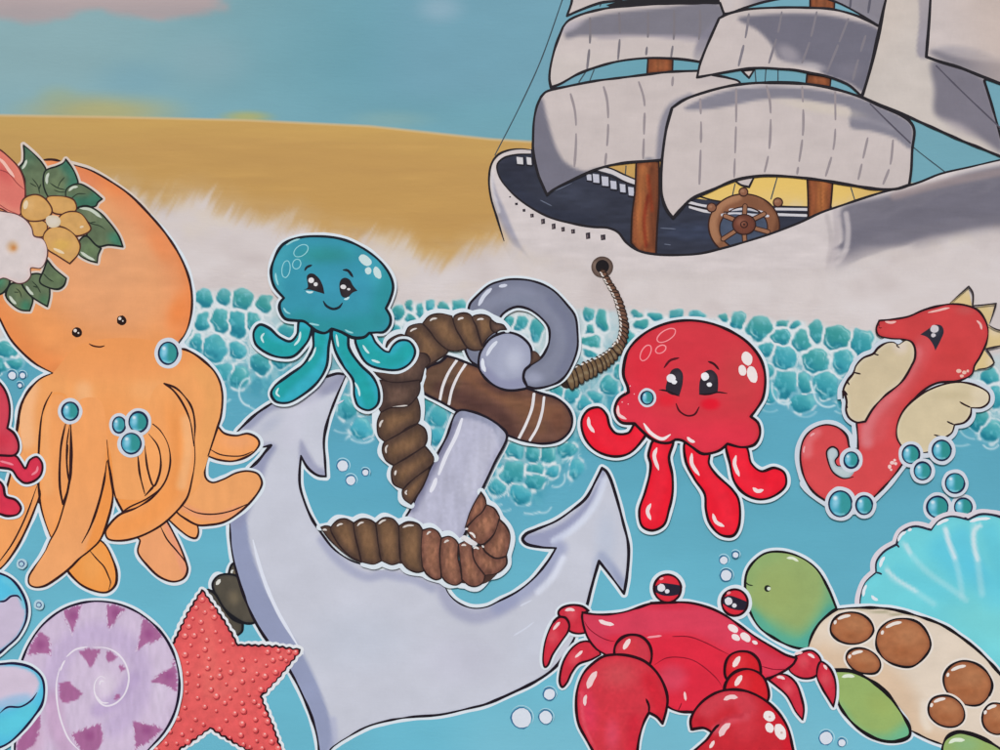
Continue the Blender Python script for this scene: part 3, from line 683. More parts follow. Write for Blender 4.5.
st.fill(stock, (108, 74, 62), [('p', F("418,388 426,370 447,354 470,362 462,380 450,405"), 8, (98, 74, 58), .8), ('l', F("466,372 500,392 540,410 556,414"), 3, 10, (130, 88, 64), .8), ('l', F("440,388 470,402 500,416 512,434"), 2, 9, (76, 50, 48), .7),
    ('b', 500, 388, 34, 10, (72, 48, 50), .7, .8, 22), ('l', F("510,400 540,428"), 2, 9, (122, 84, 62), .7), ('b', 558, 420, 14, 18, (112, 72, 56), .8, .8), ('e', 4, (70, 44, 44), .6), ('n', 14, 3, .13)])
st.line([F("457,360 449,372 443,386 440,400"), F("466,363.5 458,376 452,390 449,404"), F("534,394 532,408 526,424 519,438"), F("544,397.4 542,412 537,428 530,440")], 2.7, (226, 222, 224), var=.1)
st.line([stock], 2.4, AI, closed=True, var=.3); st.done()
bl = Part(an, 'shackle', mA)
bl.fill(ballp, (160, 164, 186), [('b', 514, 360, 16, 20, (188, 192, 210), .9, .9), ('l', F("486,372 500,384 516,384 527,380"), 2, 6, (142, 144, 172), .85), ('l', F("482,360 486,374 496,384"), 1, 4, (140, 142, 170), .7), ('l', F("505,345 500,362 502,374"), 1, 5, (170, 174, 196), .5), ('e', 3, (128, 132, 158), .5)])
bl.line([F("496.5,342 491,348 487,355")], 3.6, (216, 220, 232), taper=.6, var=.05); bl.line([F("482.6,359 483,366 485,371")], 3.8, (222, 226, 236), taper=.5); bl.line([ballp], 2.5, AI, closed=True, var=.3); bl.done()
sk = Part(an, 'shank', mA)
sk.fill(sh, (182, 182, 202), [('l', F("456,412 446,438 432,464 412,506"), 2, 8, (112, 112, 140), .8), ('l', F("505,436 492,464 478,496 462,536"), 1, 4, (156, 156, 180), .6),
    ('p', F("450,408 510,408 512,440 500,446 492,428 474,420 460,419 450,424"), 3, (144, 148, 172), .9), ('l', F("500,436 486,450 470,490"), 1, 16, (196, 196, 212), .5), ('n', 3, 20, .07), ('n', 3, 3, .04)])
sk.line([F("462,419 456,436 446,456 439,474")], 4, (226, 226, 236), taper=.6, var=.1); sk.line([F("436,479 434,485 431,491")], 4, (226, 226, 236), taper=.7)
sk.line([sh], 2.4, AI, closed=True, var=.3); sk.done()
# ---- rope wound about the anchor
ro = thing('thick_rope', 'thick twisted dark brown rope looping around the shank of the anchor', 'rope', (410, 585))
Q1 = Z(380, 260, 5); Q3 = Z(360, 360, 5); Q4 = Z(300, 480, 5); Q5 = Z(440, 450, 5)
RB = (112, 86, 72)
up = [(Q1("-10,470 0,455 30,440! 38,410 60,390 105,372 130,380 190,400 200,500 150,560 60,600 20,600"), 0), (Q1("128,372! 145,335 205,318 215,322 250,360 320,430 340,455 275,508 212,545! 190,560 170,480 185,430 160,390"), 1),
      (Q1("213,318! 245,282 300,268 360,280! 375,330 430,395 440,435 400,452 345,450 285,405 245,350"), 1), (Q1("370,285 410,266 448,272 480,320 490,370 515,440 480,452 440,440 400,380 378,340"), 1),
      (Q1("462,285 510,273 548,285 565,310 595,345 560,370 530,400 510,430! 495,380 480,330"), 1), (Q1("555,300 580,315 615,325 632,347! 600,350 575,362 555,345"), 0)]
col_ = [(Q3("60,20 150,-20 330,-30 350,10 325,40 312,80 300,110 200,118 105,90"), 0), (Q3("100,100! 180,112 298,100! 300,150 285,185 240,228 150,240 105,258 95,225 118,180"), 0),
        (Q3("105,262! 150,240 240,230 285,185! 300,240 298,300 285,318! 235,340 190,375 125,408! 95,380 87,340 90,300"), 1), (Q3("122,410! 195,370 290,318! 325,345 335,395 322,432! 265,480 220,495 172,527! 130,500 113,460 115,430"), 1),
        (Q3("170,525! 225,494 325,430! 370,490 360,520 300,570 215,645! 170,620 158,580 160,545"), 1), (Q3("213,650! 240,620 300,570 345,545 320,620 290,670 256,720! 222,695 212,670"), 1)]
lw_ = [(Q4("105,235! 130,228 155,235 180,290 240,360 310,410 270,395 200,345 140,285"), 1), (Q4("155,240 190,200 230,193 268,212! 285,280 300,370 308,408! 260,385 210,340 175,290"), 1), (Q4("268,215! 310,193 350,197 378,215! 395,290 400,370 408,402! 370,420 310,408! 290,330 275,270"), 1),
       (Q4("380,215! 420,188 465,193 492,222! 500,290 500,370 505,408! 460,422 408,402! 392,320 385,260"), 1), (Q4("495,228! 540,208 590,218 612,245! 612,330 608,390 618,455! 585,460 535,440 503,400! 498,320"), 1),
       (Q4("612,250! 655,240 690,258 707,290! 700,360 705,430 705,490! 680,497 635,470 612,430! 606,340"), 2), (Q4("707,290! 745,280 775,295 793,320! 790,390 805,450 812,505! 780,524 735,510 708,480! 700,380"), 2),
       (Q4("793,320! 830,305 858,325! 872,400 925,475! 915,510 880,530 845,525 810,495! 800,400"), 2)]
rt = [(Q5("205,210! 225,240 232,272! 205,320 165,350 125,388! 150,310 180,250"), 2), (Q5("232,272! 270,290 296,330! 300,355 270,420 215,470 175,460 130,395! 175,340 210,310"), 2), (Q5("296,345! 330,380 350,425 345,480 330,530! 300,560 240,560 200,500 225,470 270,420"), 2),
      (Q5("165,490! 205,478 230,510 280,540 332,530! 332,570 290,612 225,625! 190,590 165,540"), 2), ]
wl_ = Part(ro, 'white_border', mO)
wl_.line([Q3("140,-20 90,60 105,180 82,250! 84,340 118,408! 108,460 166,527! 155,580 208,645! 210,700 256,724"), Q1("30,440 40,400 80,370 128,368! 145,328 205,312! 245,272 300,262 365,272! 410,260 462,272! 510,266 560,290! 600,310 636,345"),
          Q1("212,548! 205,590 192,640! 190,700"), Q3("312,80 298,130! 302,200 305,260 300,310! 335,345 335,430! 375,490"),
          Q4("100,235 150,228! 190,190 268,205! 310,186 378,208! 420,180 492,214! 540,200 612,238! 655,232 707,280! 745,272 793,312! 830,300 862,322"), Q4("320,416 370,426 408,410! 460,430 505,416! 535,446 618,464! 640,480 705,500! 740,520 812,514! 850,534 885,536 925,500!"),
          Q5("205,208! 238,262! 270,284 302,335! 340,380 356,425 338,530! 335,575 290,620 225,630! 190,680 130,672 100,668")], 8.5, HALO, var=.15)
wl_.done()
bk = Part(ro, 'rope_core', mR); bk.line([F("334,536 352,545 375,549 400,551 425,558 445,566 465,573 482,572 494,560 497,545 490,528 480,512")], 22, (70, 48, 42), wf=lambda t: 6+16*min(1, t*5)*min(1, (1-t)*3+.2)); bk.fill(Q1("762,455 780,458 802,490 770,515 752,522 757,490"), (96, 72, 60), [('e', 3, (52, 38, 36), .7)]); bk.done()
def seg(q, kind, hi=None):
    xs = [p[0] for p in q]; ys = [p[1] for p in q]; cx, cy = sum(xs)/len(xs), sum(ys)/len(ys)
    b = {0: (86, 66, 58), 1: (112, 84, 62), 2: (138, 94, 76)}[kind]
    l = {0: (110, 84, 72), 1: (134, 100, 72), 2: (164, 112, 86)}[kind]
    p = Part(ro, 'rope_twist', mR)
    rx, ry = (max(xs)-min(xs))/2, (max(ys)-min(ys))/2
    p.fill(q, b, [('b', cx, cy, rx*.75, ry*.75, l, .75, .9), ('e', min(rx, ry)*.55, (58, 44, 44) if kind < 2 else (92, 58, 52), .62), ('n', 2.2, 5, .26 if kind == 2 else .13)], h=1.5)
    p.line([q], 1.4, (48, 34, 34), closed=True, var=.5)
    if hi: p.line([hi], 1.9, (214, 206, 200), taper=.3)
    p.done()
for (q, k_), hi in zip(up[::1], [None, Q1("152,358 165,348 185,342"), Q1("250,305 262,295 285,292"), Q1("390,300 400,293 418,290"), Q1("486,300 500,295 518,296"), None]): seg(q, k_, hi)
for (q, k_), hi in zip(col_, [None, Q3("150,240 200,232 240,228"), Q3("100,335 104,315 116,300"), Q3("132,465 130,440 140,425"), Q3("176,575 178,560 182,552"), Q3("235,672 228,662 236,650")]): seg(q, k_, hi)
for (q, k_), hi in zip(rt, [None, None, None, None]): seg(q, k_, hi)
for (q, k_), hi in zip(lw_, [Q4("115,250 125,246 135,250"), Q4("185,230 200,220 215,218"), Q4("288,228 302,214 320,210"), Q4("395,218 412,204 430,198"), Q4("515,236 540,226 570,226"), Q4("635,272 645,260 655,258"), Q4("722,312 735,302 745,302"), Q4("808,326 820,322 830,326")]): seg(q, k_, hi)
gp = Part(ro, 'highlight', mR)
gp.fill(Q5("105,440 118,425 150,440 188,468 170,478 120,452"), (214, 212, 214)); gp.line([Q5("130,395 138,392"), Q5("150,412 165,420 175,436"), Q5("170,490 180,485 192,492"), Q5("212,478 218,484")], 2, (226, 220, 216), taper=.6); gp.done()
# ------------------------------------------------------------------ jellyfish
def shine(part, lst, col=(236, 226, 222), w=2.6): part.line(lst, w, col, taper=.35, var=.1)
K = Z(240, 220, 3.75)
mJ = M('jelly_paint', amp=.03)
jt = thing('jellyfish', 'smiling teal jellyfish with four short tentacles hovering over the tip of the anchor', 'jellyfish', (325, 410))
jb = K("118,200 125,160 160,95 220,68 300,62 380,72 450,100 520,150 562,205 575,250 565,295 548,332! 565,365 562,395 540,420 510,422 485,424! 470,438 445,443 420,440 380,420 345,408! 320,424 285,415 262,395 240,380 215,378! 170,370 150,335 152,310 166,293! 130,250")
jts = [K("225,378 215,430 190,455 150,440 110,405 75,393 53,420 60,465 100,498 150,515 200,512 240,475 262,440 268,395"), K("280,415 275,480 240,540 180,585 130,625 118,652 135,680 180,685 230,660 290,610 325,550 333,480 337,410"),
       K("350,410 355,480 390,550 425,600 430,660 445,698 485,713 517,690 521,640 500,590 450,540 410,480 402,425"), K("435,440 450,500 480,540 540,560 600,560 642,532 657,490 635,455 600,452 575,470 560,495! 545,492 510,460 488,425")]
w_ = Part(jt, 'white_border', mO); w_.line([jb]+jts, 8.5, HALO, closed=True, var=.12); w_.done()
for i, q in enumerate(jts):
    p = Part(jt, 'tentacle', mJ)
    cx = [F("305,335 292,350 268,345 258,332"), F("320,340 312,360 290,380 278,392"), F("340,340 352,362 364,385 370,402"), F("362,342 375,355 392,362 408,350")][i]
    p.fill(q, (52, 172, 192), [('l', cx, 3, 8, (30, 158, 160), .9), ('e', 3, (34, 140, 160), .6), ('n', 6, 6, .05)]); p.line([q], 2.6, (22, 32, 44), closed=True, var=.25)
    shine(p, [[K("205,470 222,450 228,420"), K("92,425 82,440 90,460")], [K("258,530 275,505 285,478"), K("150,662 138,650 146,630")], [K("362,430 366,455 370,475"), K("432,610 445,635 450,660")], [K("462,470 475,490 485,500"), K("495,525 515,532 525,535")]][i], (200, 228, 230), 2.2)
    p.done()
p = Part(jt, 'bell', mJ)
p.fill(jb, (54, 148, 170), [('b', 325, 255, 46, 14, (46, 142, 142), .8, .9), ('l', F("285,335 300,322 320,328 350,328 378,320 384,300 385,270"), 3, 16, (40, 142, 148), .75), ('l', F("277,300 274,270 284,248"), 2, 12, (70, 166, 182), .6),
    ('b', 340, 285, 50, 26, (60, 152, 180), .7, .9), ('e', 3.5, (46, 140, 160), .6), ('b', 376, 270, 14, 26, (70, 166, 188), .6, .9), ('n', 14, 10, .04)])
p.line([jb], 2.8, (22, 30, 40), closed=True, var=.25)
p.line([ell(240+230/3.75, 220+116/3.75, 8, 5, -35, 9), ell(240+174/3.75, 220+185/3.75, 4, 8.6, 8, 9), ell(240+214/3.75, 220+166/3.75, 4, 5, 20, 9)], .9, (150, 210, 216), closed=True)
p.dots([(365.5, 260.5, 7.4, 4.6, 40), (377.6, 273, 3.6, 6.4, -22), (368.5, 271, 3.4, 3.6)], (198, 220, 220))
shine(p, [K("175,95 200,80 225,72"), K("135,200 137,220 145,245"), K("262,388 280,392 298,395"), K("395,412 410,420 425,424"), K("165,330 175,345 190,352")], (150, 208, 214), 1.8)
jo = p.done()
for q, hs, sm in ((K("252,212 262,202 276,202 298,220 312,248 318,278! 292,270 262,262 240,262! 255,254"), [(311.5, 280.5, 2.8), (316, 284.4, 2)], K("250,268 262,272 275,270")), (K("374,240 380,224 394,217 412,224 426,248 442,266! 425,272 402,292 384,288 376,270"), [(343.6, 287, 2.8, 2.3), (349, 289.4, 1.6, 1.2)], K("392,298 402,296 410,290"))):
    e = Part(jo, 'eye', mI); e.fill(q, (38, 32, 38), [('b', q[0][0]+8, q[0][1]+8, 8, 8, (60, 50, 54), .6, .8)]); e.dots(hs, (222, 218, 220)); e.line([sm], 2, (196, 224, 228), taper=.4); e.done()
e = Part(jo, 'eyebrow', mI); e.line([K("244,190 252,178 270,170")], 2.4, (30, 34, 44), taper=.4); e.done()
e = Part(jo, 'eyebrow', mI); e.line([K("388,188 405,190 424,214")], 2.4, (30, 34, 44), taper=.4); e.done()
e = Part(jo, 'mouth', mI); e.line([K("314,305 325,322 350,334 372,328 385,312")], 2.4, (26, 36, 48), taper=.4); e.done()

K2 = Z(570, 310, 3.26)
RBs = (222, 62, 74); RDk = (198, 34, 48)
jr = thing('jellyfish', 'smiling red jellyfish with rosy cheeks and four tentacles under the white hull', 'jellyfish', (690, 535))
jb = K2("187,250 174,215 175,180 190,130 240,78 310,45 380,34 450,42 520,68 580,108 620,160 635,215 628,285 605,325 588,347! 612,368 618,405 600,438 560,447 512,436! 490,455 465,465 430,468 395,445 362,424 343,422! 325,432 295,432 265,420 235,395 210,370! 165,365 145,330 158,290 190,268!")
jts = [K2("212,372 190,400 150,402 130,380 118,340 95,318 60,325 38,358 45,410 80,455 140,477 190,468 230,430 246,400"), K2("272,425 260,450 255,475 262,500 260,530 245,590 225,655 235,705 268,718 305,700 322,650 333,600 333,540 322,480 334,425"),
       K2("376,430 376,490 405,550 438,600 442,650 455,695 490,732 530,735 549,705 549,620 528,585 475,535 452,500 452,460"), K2("510,435 520,500 535,560 570,600 620,617 670,602 702,570 697,530 665,514 622,525 590,500 572,445")]
w_ = Part(jr, 'white_border', mO); w_.line([jb]+jts, 9, HALO, closed=True, var=.12); w_.done()
for i, q in enumerate(jts):
    p = Part(jr, 'tentacle', mJ)
    cx = [F("596,420 606,440 625,446 640,435"), F("660,450 660,480 650,515"), F("700,455 712,480 725,505 728,525"), F("740,455 745,480 765,492")][i]
    p.fill(q, (236, 28, 50), [('l', cx, 2, 9, (236, 42, 62), .6), ('e', 3.5, (202, 14, 38), .6), ('n', 7, 7, .05)]); p.line([q], 2.6, (34, 12, 20), closed=True, var=.25)
    shine(p, [[K2("60,350 62,375 78,398")], [K2("282,450 274,475 288,520"), K2("262,632 252,655 262,682")], [K2("396,468 396,500 420,538"), K2("465,665 475,690 500,704")], [K2("540,475 535,500 550,540"), K2("596,580 610,590 628,586")]][i], (240, 216, 216), 3.6)
    p.done()
p = Part(jr, 'bell', mJ)
p.fill(jb, (212, 56, 68), [('b', 645, 370, 40, 50, (222, 42, 60), .75, .95), ('b', 740, 375, 34, 50, (200, 66, 70), .7, .9), ('l', F("622,400 640,425 670,436 700,440 740,440"), 5, 26, (226, 50, 72), .75), ('b', 690, 325, 44, 10, (204, 56, 66), .7, .9), ('e', 4, (180, 28, 44), .5),
    ('b', 710, 404, 13, 8, (228, 22, 46), .95, .6), ('b', 667, 400, 16, 10, (230, 32, 50), .7, .8), ('b', 690, 355, 34, 22, (216, 54, 68), .6, .9), ('n', 18, 8, .04)])
p.line([jb], 2.8, (32, 14, 22), closed=True, var=.25)
p.line([ell(570+313/3.26, 310+83/3.26, 10.5, 5, -32, 9), ell(570+246/3.26, 310+140/3.26, 4.4, 8.6, 28, 9), ell(570+295/3.26, 310+128/3.26, 5.6, 3.6, -30, 9)], 1.1, (244, 150, 156), closed=True)
p.dots([(746.6, 358.4, 5.2, 7.2, -18), (742, 370.4, 4, 5.6, -14), (752, 374.6, 5, 8.4, -14)], (238, 226, 224))
shine(p, [K2("156,312 158,340 182,355")], (240, 200, 200), 3); shine(p, [K2("240,370 262,400 300,420 326,406")], (240, 226, 226), 3.2); shine(p, [K2("382,415 392,425 405,430")], (240, 222, 222), 3)
p.dots([(625, 392, .8), (630, 386, .7), (622, 402, .7), (634, 394, .6), (628, 404, .6)], (240, 170, 176))
jo = p.done()
for q, hs, lash in ((K2("312,262 318,225 332,195 352,190 366,206 366,240 356,278! 330,276"), [(670.8, 378.4, 4.6, 4.2), (674, 382, 2.8, 2.2)], K2("290,260 312,263 356,281")), (K2("420,262 424,225 440,200 460,195 478,212 482,240 480,270! 450,272 422,276"), [(704.6, 376.6, 4, 4.2), (709, 384.6, 2.6, 2.2)], K2("420,275 452,274 480,268 512,272"))):
    e = Part(jo, 'eye', mI); e.fill(q, (44, 38, 48), [('b', q[3][0], q[3][1]+8, 6, 8, (66, 60, 70), .6, .8)]); e.line([lash], 1.8, (34, 20, 28), taper=.3); e.dots(hs, (230, 228, 232)); e.done()
e = Part(jo, 'eyebrow', mI); e.line([K2("306,188 325,165 354,156")], 2.2, (90, 20, 34), taper=.4); e.done()
e = Part(jo, 'eyebrow', mI); e.line([K2("450,168 468,176 484,194")], 2.4, (60, 18, 28), taper=.4); e.done()
e = Part(jo, 'mouth', mI); e.line([K2("345,305 355,328 380,344 405,340 420,316")], 2, (70, 16, 28), taper=.4); e.done()
# ------------------------------------------------------------------ orange octopus
V1 = Z(0, 130, 5); V2 = Z(0, 270, 5); V3 = Z(0, 400, 5); V4 = Z(100, 340, 5); V5 = Z(100, 460, 5); V6 = Z(0, 550, 3.75)
mO = M('octopus_paint', streak=(1.6, .6), amp=.03)
OI = (52, 26, 26); OB = (240, 160, 96); OD = (240, 148, 66); OLt = (236, 166, 112)
oc = thing('octopus', 'large orange octopus with a tall round head, tiny eyes and a flower wreath', 'octopus', (100, 592))
T = {}
T['r_up'] = V4("590,432! 620,465 680,478 740,468 785,490 797,518 770,560 720,590 660,606 590,598 535,578! 520,500")
T['tip'] = V5("300,260 345,300 400,350 450,385 480,390 492,365 485,322 420,260")
T['r_low'] = F("182,349 192,352.6 204,361 214,371 220,382 222.4,396 221,416 218,426 212,444 208,456 205,468 206,478 212,482.4 224,479 236,473 248,471 258,474 262,482 261,487 254,498 240,512 224,522 208,525 198,525 186,519 176,511 160,480 160,400 165,362")
T['mid'] = V3("530,200 540,300 560,400 580,490 610,550 690,690 700,700")+V5("190,460 240,530 300,585 370,608 420,590 438,550 430,510 400,430 360,350 330,290 300,150")+V3("760,200")
T['small'] = V6("240,50 290,118 340,148 400,158 432,132 438,90 425,40 385,-30 300,-60 250,0")
T['far_left'] = F("36,384 24,398 19,420 14,450 10,476 2,500 -10,520 -24,545 -20,580 0,569 14,552 26,530 36,506 40,495 44,470 46,420")
T['left'] = F("52,393 46,404 42,416 39,450 38.5,480 41,506 46,524 51.5,538 58,524 64,506 71,470 72,430 66,395")
T['long'] = F("72,426 71,450 70,486 64,508 57,528 50,540 46,550 41,558 34,568 29,577 29.5,584 35,587 44,586 56,579 70,568 80,558 89,551 100,540 108,520 113,496 112,460 108,442 100,400 80,400")
T['curl'] = F("153,424 160,430 168,444 170.4,460 166,480 154,496 138,507 120,514.5 110,524 105.6,532 108,538.6 120,540.6 138,537 160,526 176,512 187,498 192,480 195,460 194.4,440 191,418 183,398 174,388 160,384 150,400")
head = F("44,161 58,160.5 74,165 90,170 110,181 130,195 150,215 166,234 180,256 189,278 192,297 191,315 186,332 177,345 186,352! 160,372 120,384 80,386 53,373! 36,364 20,350 10,338 0,319 -9,300 -13,270 -9,235 0,205 20,175")
body = F("53,373! 40,379 30,390 24,402 20,420 24,450 38,478 44,496 66,505 90,500 113,496 116,498 138,500 160,496 182,500 196,490 205,468 212,444 219,420 222,398 214,372 202,360 186,352! 170,344 120,338 80,345")
h_ = Part(oc, 'white_border', mO)
h_.line([F("64,160.5 78,165 92,170 111,181 130.6,195 150,214.6 166.4,234 180.4,256")], 5.5, (214, 200, 186), taper=.5)
h_.line([F("150,215 166,234 180,256 189,278 192,297 191,315 187,332 181,343 186,350! 192,352.6 204,361 214,371 220,382 223.4,396 222,416 219,427"), F("-10,300 0,320 10,338 20,350 36,364 53,373! 40,379 28,392 20,408 18,424 16,440 10,476 8,490")], 8.4, HALO, taper=.5)
for k_ in ('r_up', 'tip', 'r_low', 'mid', 'small', 'far_left', 'left', 'long', 'curl'): h_.line(T[k_], 8.4, HALO, closed=True)
h_.done()
def tent(key, ops, inner=(), base=OB, lw=2.1, outline=True):
    p = Part(oc, 'tentacle', mO); p.fill(T[key], base, list(ops)+[('n', 7, 26, .03)])
    if outline: p.line(T[key], lw, OI, closed=True, var=.3)
    if inner: p.line(list(inner), 1.5, OI, taper=.35)
    p.done()
tent('r_up', [('b', 238, 440, 26, 14, (238, 164, 112), .8, .8), ('e', 5, OD, .3)], [V4("550,546 600,572 680,581 720,576 765,556")])
tent('tip', [], [])
tent('mid', [('p', F("120,520 200,520 200,600 130,600"), 30, (236, 164, 118), .8), ('l', F("166,520 176,545 186,572"), 1, 5, (232, 148, 128), .5)], [V5("300,325 335,395 385,455 430,515 437,545")], base=(240, 152, 78))
tent('r_low', [('p', F("178,470 270,465 268,510 220,520 180,500"), 20, (236, 164, 104), .8), ('l', F("185,508 212,517 240,509"), 2, 4, (232, 154, 118), .6)], [V5("410,226 480,262 560,271 650,256 755,212")])
tent('small', [('e', 6, OD, .5), ('b', 92, 565, 14, 22, (238, 164, 92), .5, .7)], [V6("335,0 365,35 390,62 408,100 415,120 408,150")], base=(240, 156, 78))
tent('far_left', [('b', 22, 440, 12, 50, (240, 170, 110), .5, .8)], [F("37,486 26,516 12,544 -4,566")])
bp_ = Part(oc, 'head', mO)
bp_.fill(head, (228, 158, 108), [
    ('b', 110, 260, 70, 60, (222, 158, 112), .9, .9), ('p', F("-20,330 30,300 90,330 150,330 190,290 200,350 150,390 60,390"), 40, (236, 152, 88), .85),
    ('l', F("60,158 110,178 150,212 182,254 194,300 190,335"), 2, 24, (228, 124, 66), .72), ('l', F("130,205 160,245 176,290 172,322"), 3, 18, (228, 152, 104), .55),
    ('l', F("-10,190 -12,270 0,322 24,352 54,372"), 2, 26, (234, 138, 76), .75), ('b', 70, 185, 44, 30, (214, 124, 92), .6, .8), ('b', 178, 312, 16, 30, (236, 132, 66), .7, .9, 20),
    ('b', 160, 246, 14, 30, (228, 128, 72), .4, .9, -30), ('n', 26, 10, .04)])
bp_.line([F("44,160 52,159.6 60,161"), F("74,165 90,170 110,181 130,195 150,215 166,234 180,256 189,278 192,297 191,315 186,332 178,344"), F("-9,300 0,319 10,338 20,350 36,364 53,373")], 2.3, OI, taper=.5, var=.25)
hd_ = bp_.done()
bb = Part(oc, 'body', mO)
bb.fill(body, (240, 163, 98), [
    ('p', F("40,330 200,330 190,362 120,380 50,370"), 22, (236, 154, 92), .8), ('b', 110, 420, 40, 50, (236, 150, 84), .45, .9), ('l', F("30,388 25,410 26,440"), 3, 12, (242, 184, 136), .8),
    ('l', F("84,390 88,440 86,490"), 2, 12, (243, 186, 136), .6), ('l', F("198,366 212,392 208,430 200,470"), 3, 10, (232, 162, 96), .7), ('l', F("140,390 172,396 184,430 182,470"), 3, 12, (238, 168, 108), .6),
    ('b', 50, 460, 16, 40, (240, 150, 74), .6, .8), ('n', 10, 30, .03), ('g', (110, 378), (110, 344), (234, 152, 88), .95)])
bb.line([F("181,349 192,352.6 204,361 214,371 220,382 222.4,396 221,416 218,426 212,444 208,456"), F("53,373! 40,379 28,392 20,408 18,420 16,436 12,462 10,474")], 2.2, OI, taper=.5, var=.3)
bb.done()
tent('left', [('l', F("46,410 44,440 48,490"), 2, 7, (240, 172, 112), .5), ('e', 4, OD, .4)], [F("65,424 61,445 60,470 61,492 63,504"), F("70,424 67,445 67,465 70,482")], outline=False)
tent('long', [('g', (100, 440), (60, 580), (240, 168, 112), .7), ('p', F("108,442 116,500 100,545 84,560 92,530 104,480"), 3, (240, 148, 70), .8), ('g', (95, 460), (88, 410), (240, 161, 98), .9)], [], outline=False)
tent('curl', [('l', F("170,400 180,440 176,480 150,515 118,530"), 3, 13, (240, 150, 76), .6), ('l', F("186,420 188,450 182,485"), 1, 8, (243, 186, 134), .65), ('g', (176, 430), (162, 388), (240, 163, 98), .9)], [F("170,452 171,462 164,484 148,498 128,508 113,520")], outline=False)
ln = Part(oc, 'contour_lines', mI)
ln.line([F("52,392 46,403 42,416 39,450 38.5,480 41,506 46,524 51.5,538"), F("37,482 40,492 39,503"), F("71,424 70.6,450 69,484 64,506 57,528 50,541 46,550"), F("66,424 61,450 60,486 63,504! 69,486 72,460 71,424"), F("68,445 67,462 69,482"),
         F("46,550 41,558 34,568 29,577 29.5,584 35,587 44,586 56,579 70,568 80,558 89,551 100,540 108,520 113,496 110,472 107,440"), F("107,461 104,482 98,506 90,528 82,543"), F("108,460 112,480 116,498 122,510"),
         F("138,455 140,474 145,494"), F("149,434 158,446 161,462 159,476 154,486 148,470 145,446"), F("154,486 145,496"),
         F("153,424 160,430 168,444 170.4,460 166,480 154,496 138,507 120,514.5 110,524 105.6,532 108,538.6 120,540.6 138,537 160,526 176,512 187,498 192,480 195,460 194.4,440"),
         F("194,446 190,420 182,402 173,390 164.5,383.6! 176,388 186,398 192,408 195,424 194,446"), F("178,510 187,498")], 2.0, OI, taper=.45, var=.35)
ln.done()
fc = Part(hd_, 'eye', mI); fc.dots([(77.2, 332.4, 5, 5.2)], (36, 18, 16)); fc.dots([(75.4, 330.6, 1.7), (78.6, 333, .9)], (226, 214, 206)); fc.done()
fc = Part(hd_, 'eye', mI); fc.dots([(121.8, 320.4, 4.8, 5)], (36, 18, 16)); fc.dots([(120, 318.6, 1.6), (123, 321, .8)], (226, 214, 206)); fc.done()
fc = Part(hd_, 'mouth', mI); fc.line([F("89.4,343.8 92,345.4 96.6,346.6 101,346.8 104.6,345.8")], 1.5, (60, 22, 20), taper=.5); fc.done()
# ---- flower wreath worn on the head
fw = thing('flower_wreath', 'wreath of white, yellow and pink flowers and green leaves on the octopus head', 'flower wreath', (45, 315))
mL = M('leaf_paint', amp=.06); mP = M('petal_paint', amp=.04)
L_ = {}
L_['a'] = V1("118,75! 170,120 215,170 232,205 225,260 240,340 130,330 125,250 97,185! 118,160 122,120")
L_['b'] = V1("330,148! 365,195 385,240 390,268 350,300 340,345 250,340 225,300 217,255 228,205 290,180 318,165")
L_['c'] = V1("330,330 335,295 365,275 400,270 455,298 512,345! 490,362 480,380 420,388 380,400 350,360")
L_['d'] = V1("380,400 430,380 490,405 545,460 595,530 615,584! 545,575 490,582 440,540 430,470")
L_['e'] = V1("395,560 430,530 480,575 506,592! 492,625 487,664! 440,650 395,620")
L_['f'] = V1("220,700 238,650! 270,690 333,742! 322,775 295,795 250,790 200,760")
L_['g'] = V2("110,60 150,25 200,20 240,55 250,120 238,183! 195,158 150,125")
L_['h'] = V2("30,125 55,70 110,70 150,110 165,150 150,204! 105,200 60,170")
L_['i'] = V2("-90,60 -40,-20 10,0 45,30 48,70 15,115 -30,125 -60,110")
LG = (96, 112, 84)
w_ = Part(fw, 'white_border', mO); w_.line([L_[q] for q in 'abcdefgh'], 6, (214, 198, 186), closed=True, var=.08); w_.done()
def leaf(k_, ops=(), veins=(), hi=()):
    p = Part(fw, 'leaf', mL); p.fill(L_[k_], LG, list(ops)+[('n', 6, 6, .14)]); p.line(L_[k_], 1.7, (28, 34, 32), closed=True, var=.4)
    if veins: p.line(list(veins), 1.1, (44, 56, 42), taper=.2)
    if hi: p.line(list(hi), 2.8, (198, 206, 190), taper=.2)
    p.done()
leaf('a', [('g', (40, 170), (24, 145), (62, 104, 84), .8), ('b', 36, 190, 10, 14, (108, 118, 88), .6, .8)], [V1("160,240 190,280 200,320"), V1("150,265 185,285"), V1("205,270 195,300")], [V1("135,150 125,175 112,195")])
leaf('b', [('l', V1("340,160 385,230 380,290"), 4, 10, (54, 114, 96), .8), ('b', 56, 186, 12, 12, (114, 128, 92), .5, .8)], [V1("250,265 290,290 330,300"), V1("325,235 300,265 290,290"), V1("270,300 300,310 330,310")], [V1("245,215 235,240 236,270")])
leaf('c', [('l', V1("370,380 450,375 490,350"), 4, 10, (50, 112, 92), .8)], [V1("350,350 390,320 430,320")], [V1("345,305 365,288 390,284")])
leaf('d', [('b', 118, 240, 16, 10, (54, 128, 104), .7, .8, 30), ('b', 92, 215, 12, 10, (118, 126, 96), .7, .8, 30)], [V1("410,430 450,465 500,480 530,500"), V1("450,465 480,460")], [V1("400,392 450,398 510,440"), V1("440,540 452,556 470,562")])
leaf('e', [('b', 90, 250, 10, 12, (106, 128, 88), .6, .8)], [], [V1("405,610 440,635 475,652")])
leaf('i', [('b', -4, 282, 14, 12, (56, 128, 100), .7, .8)])
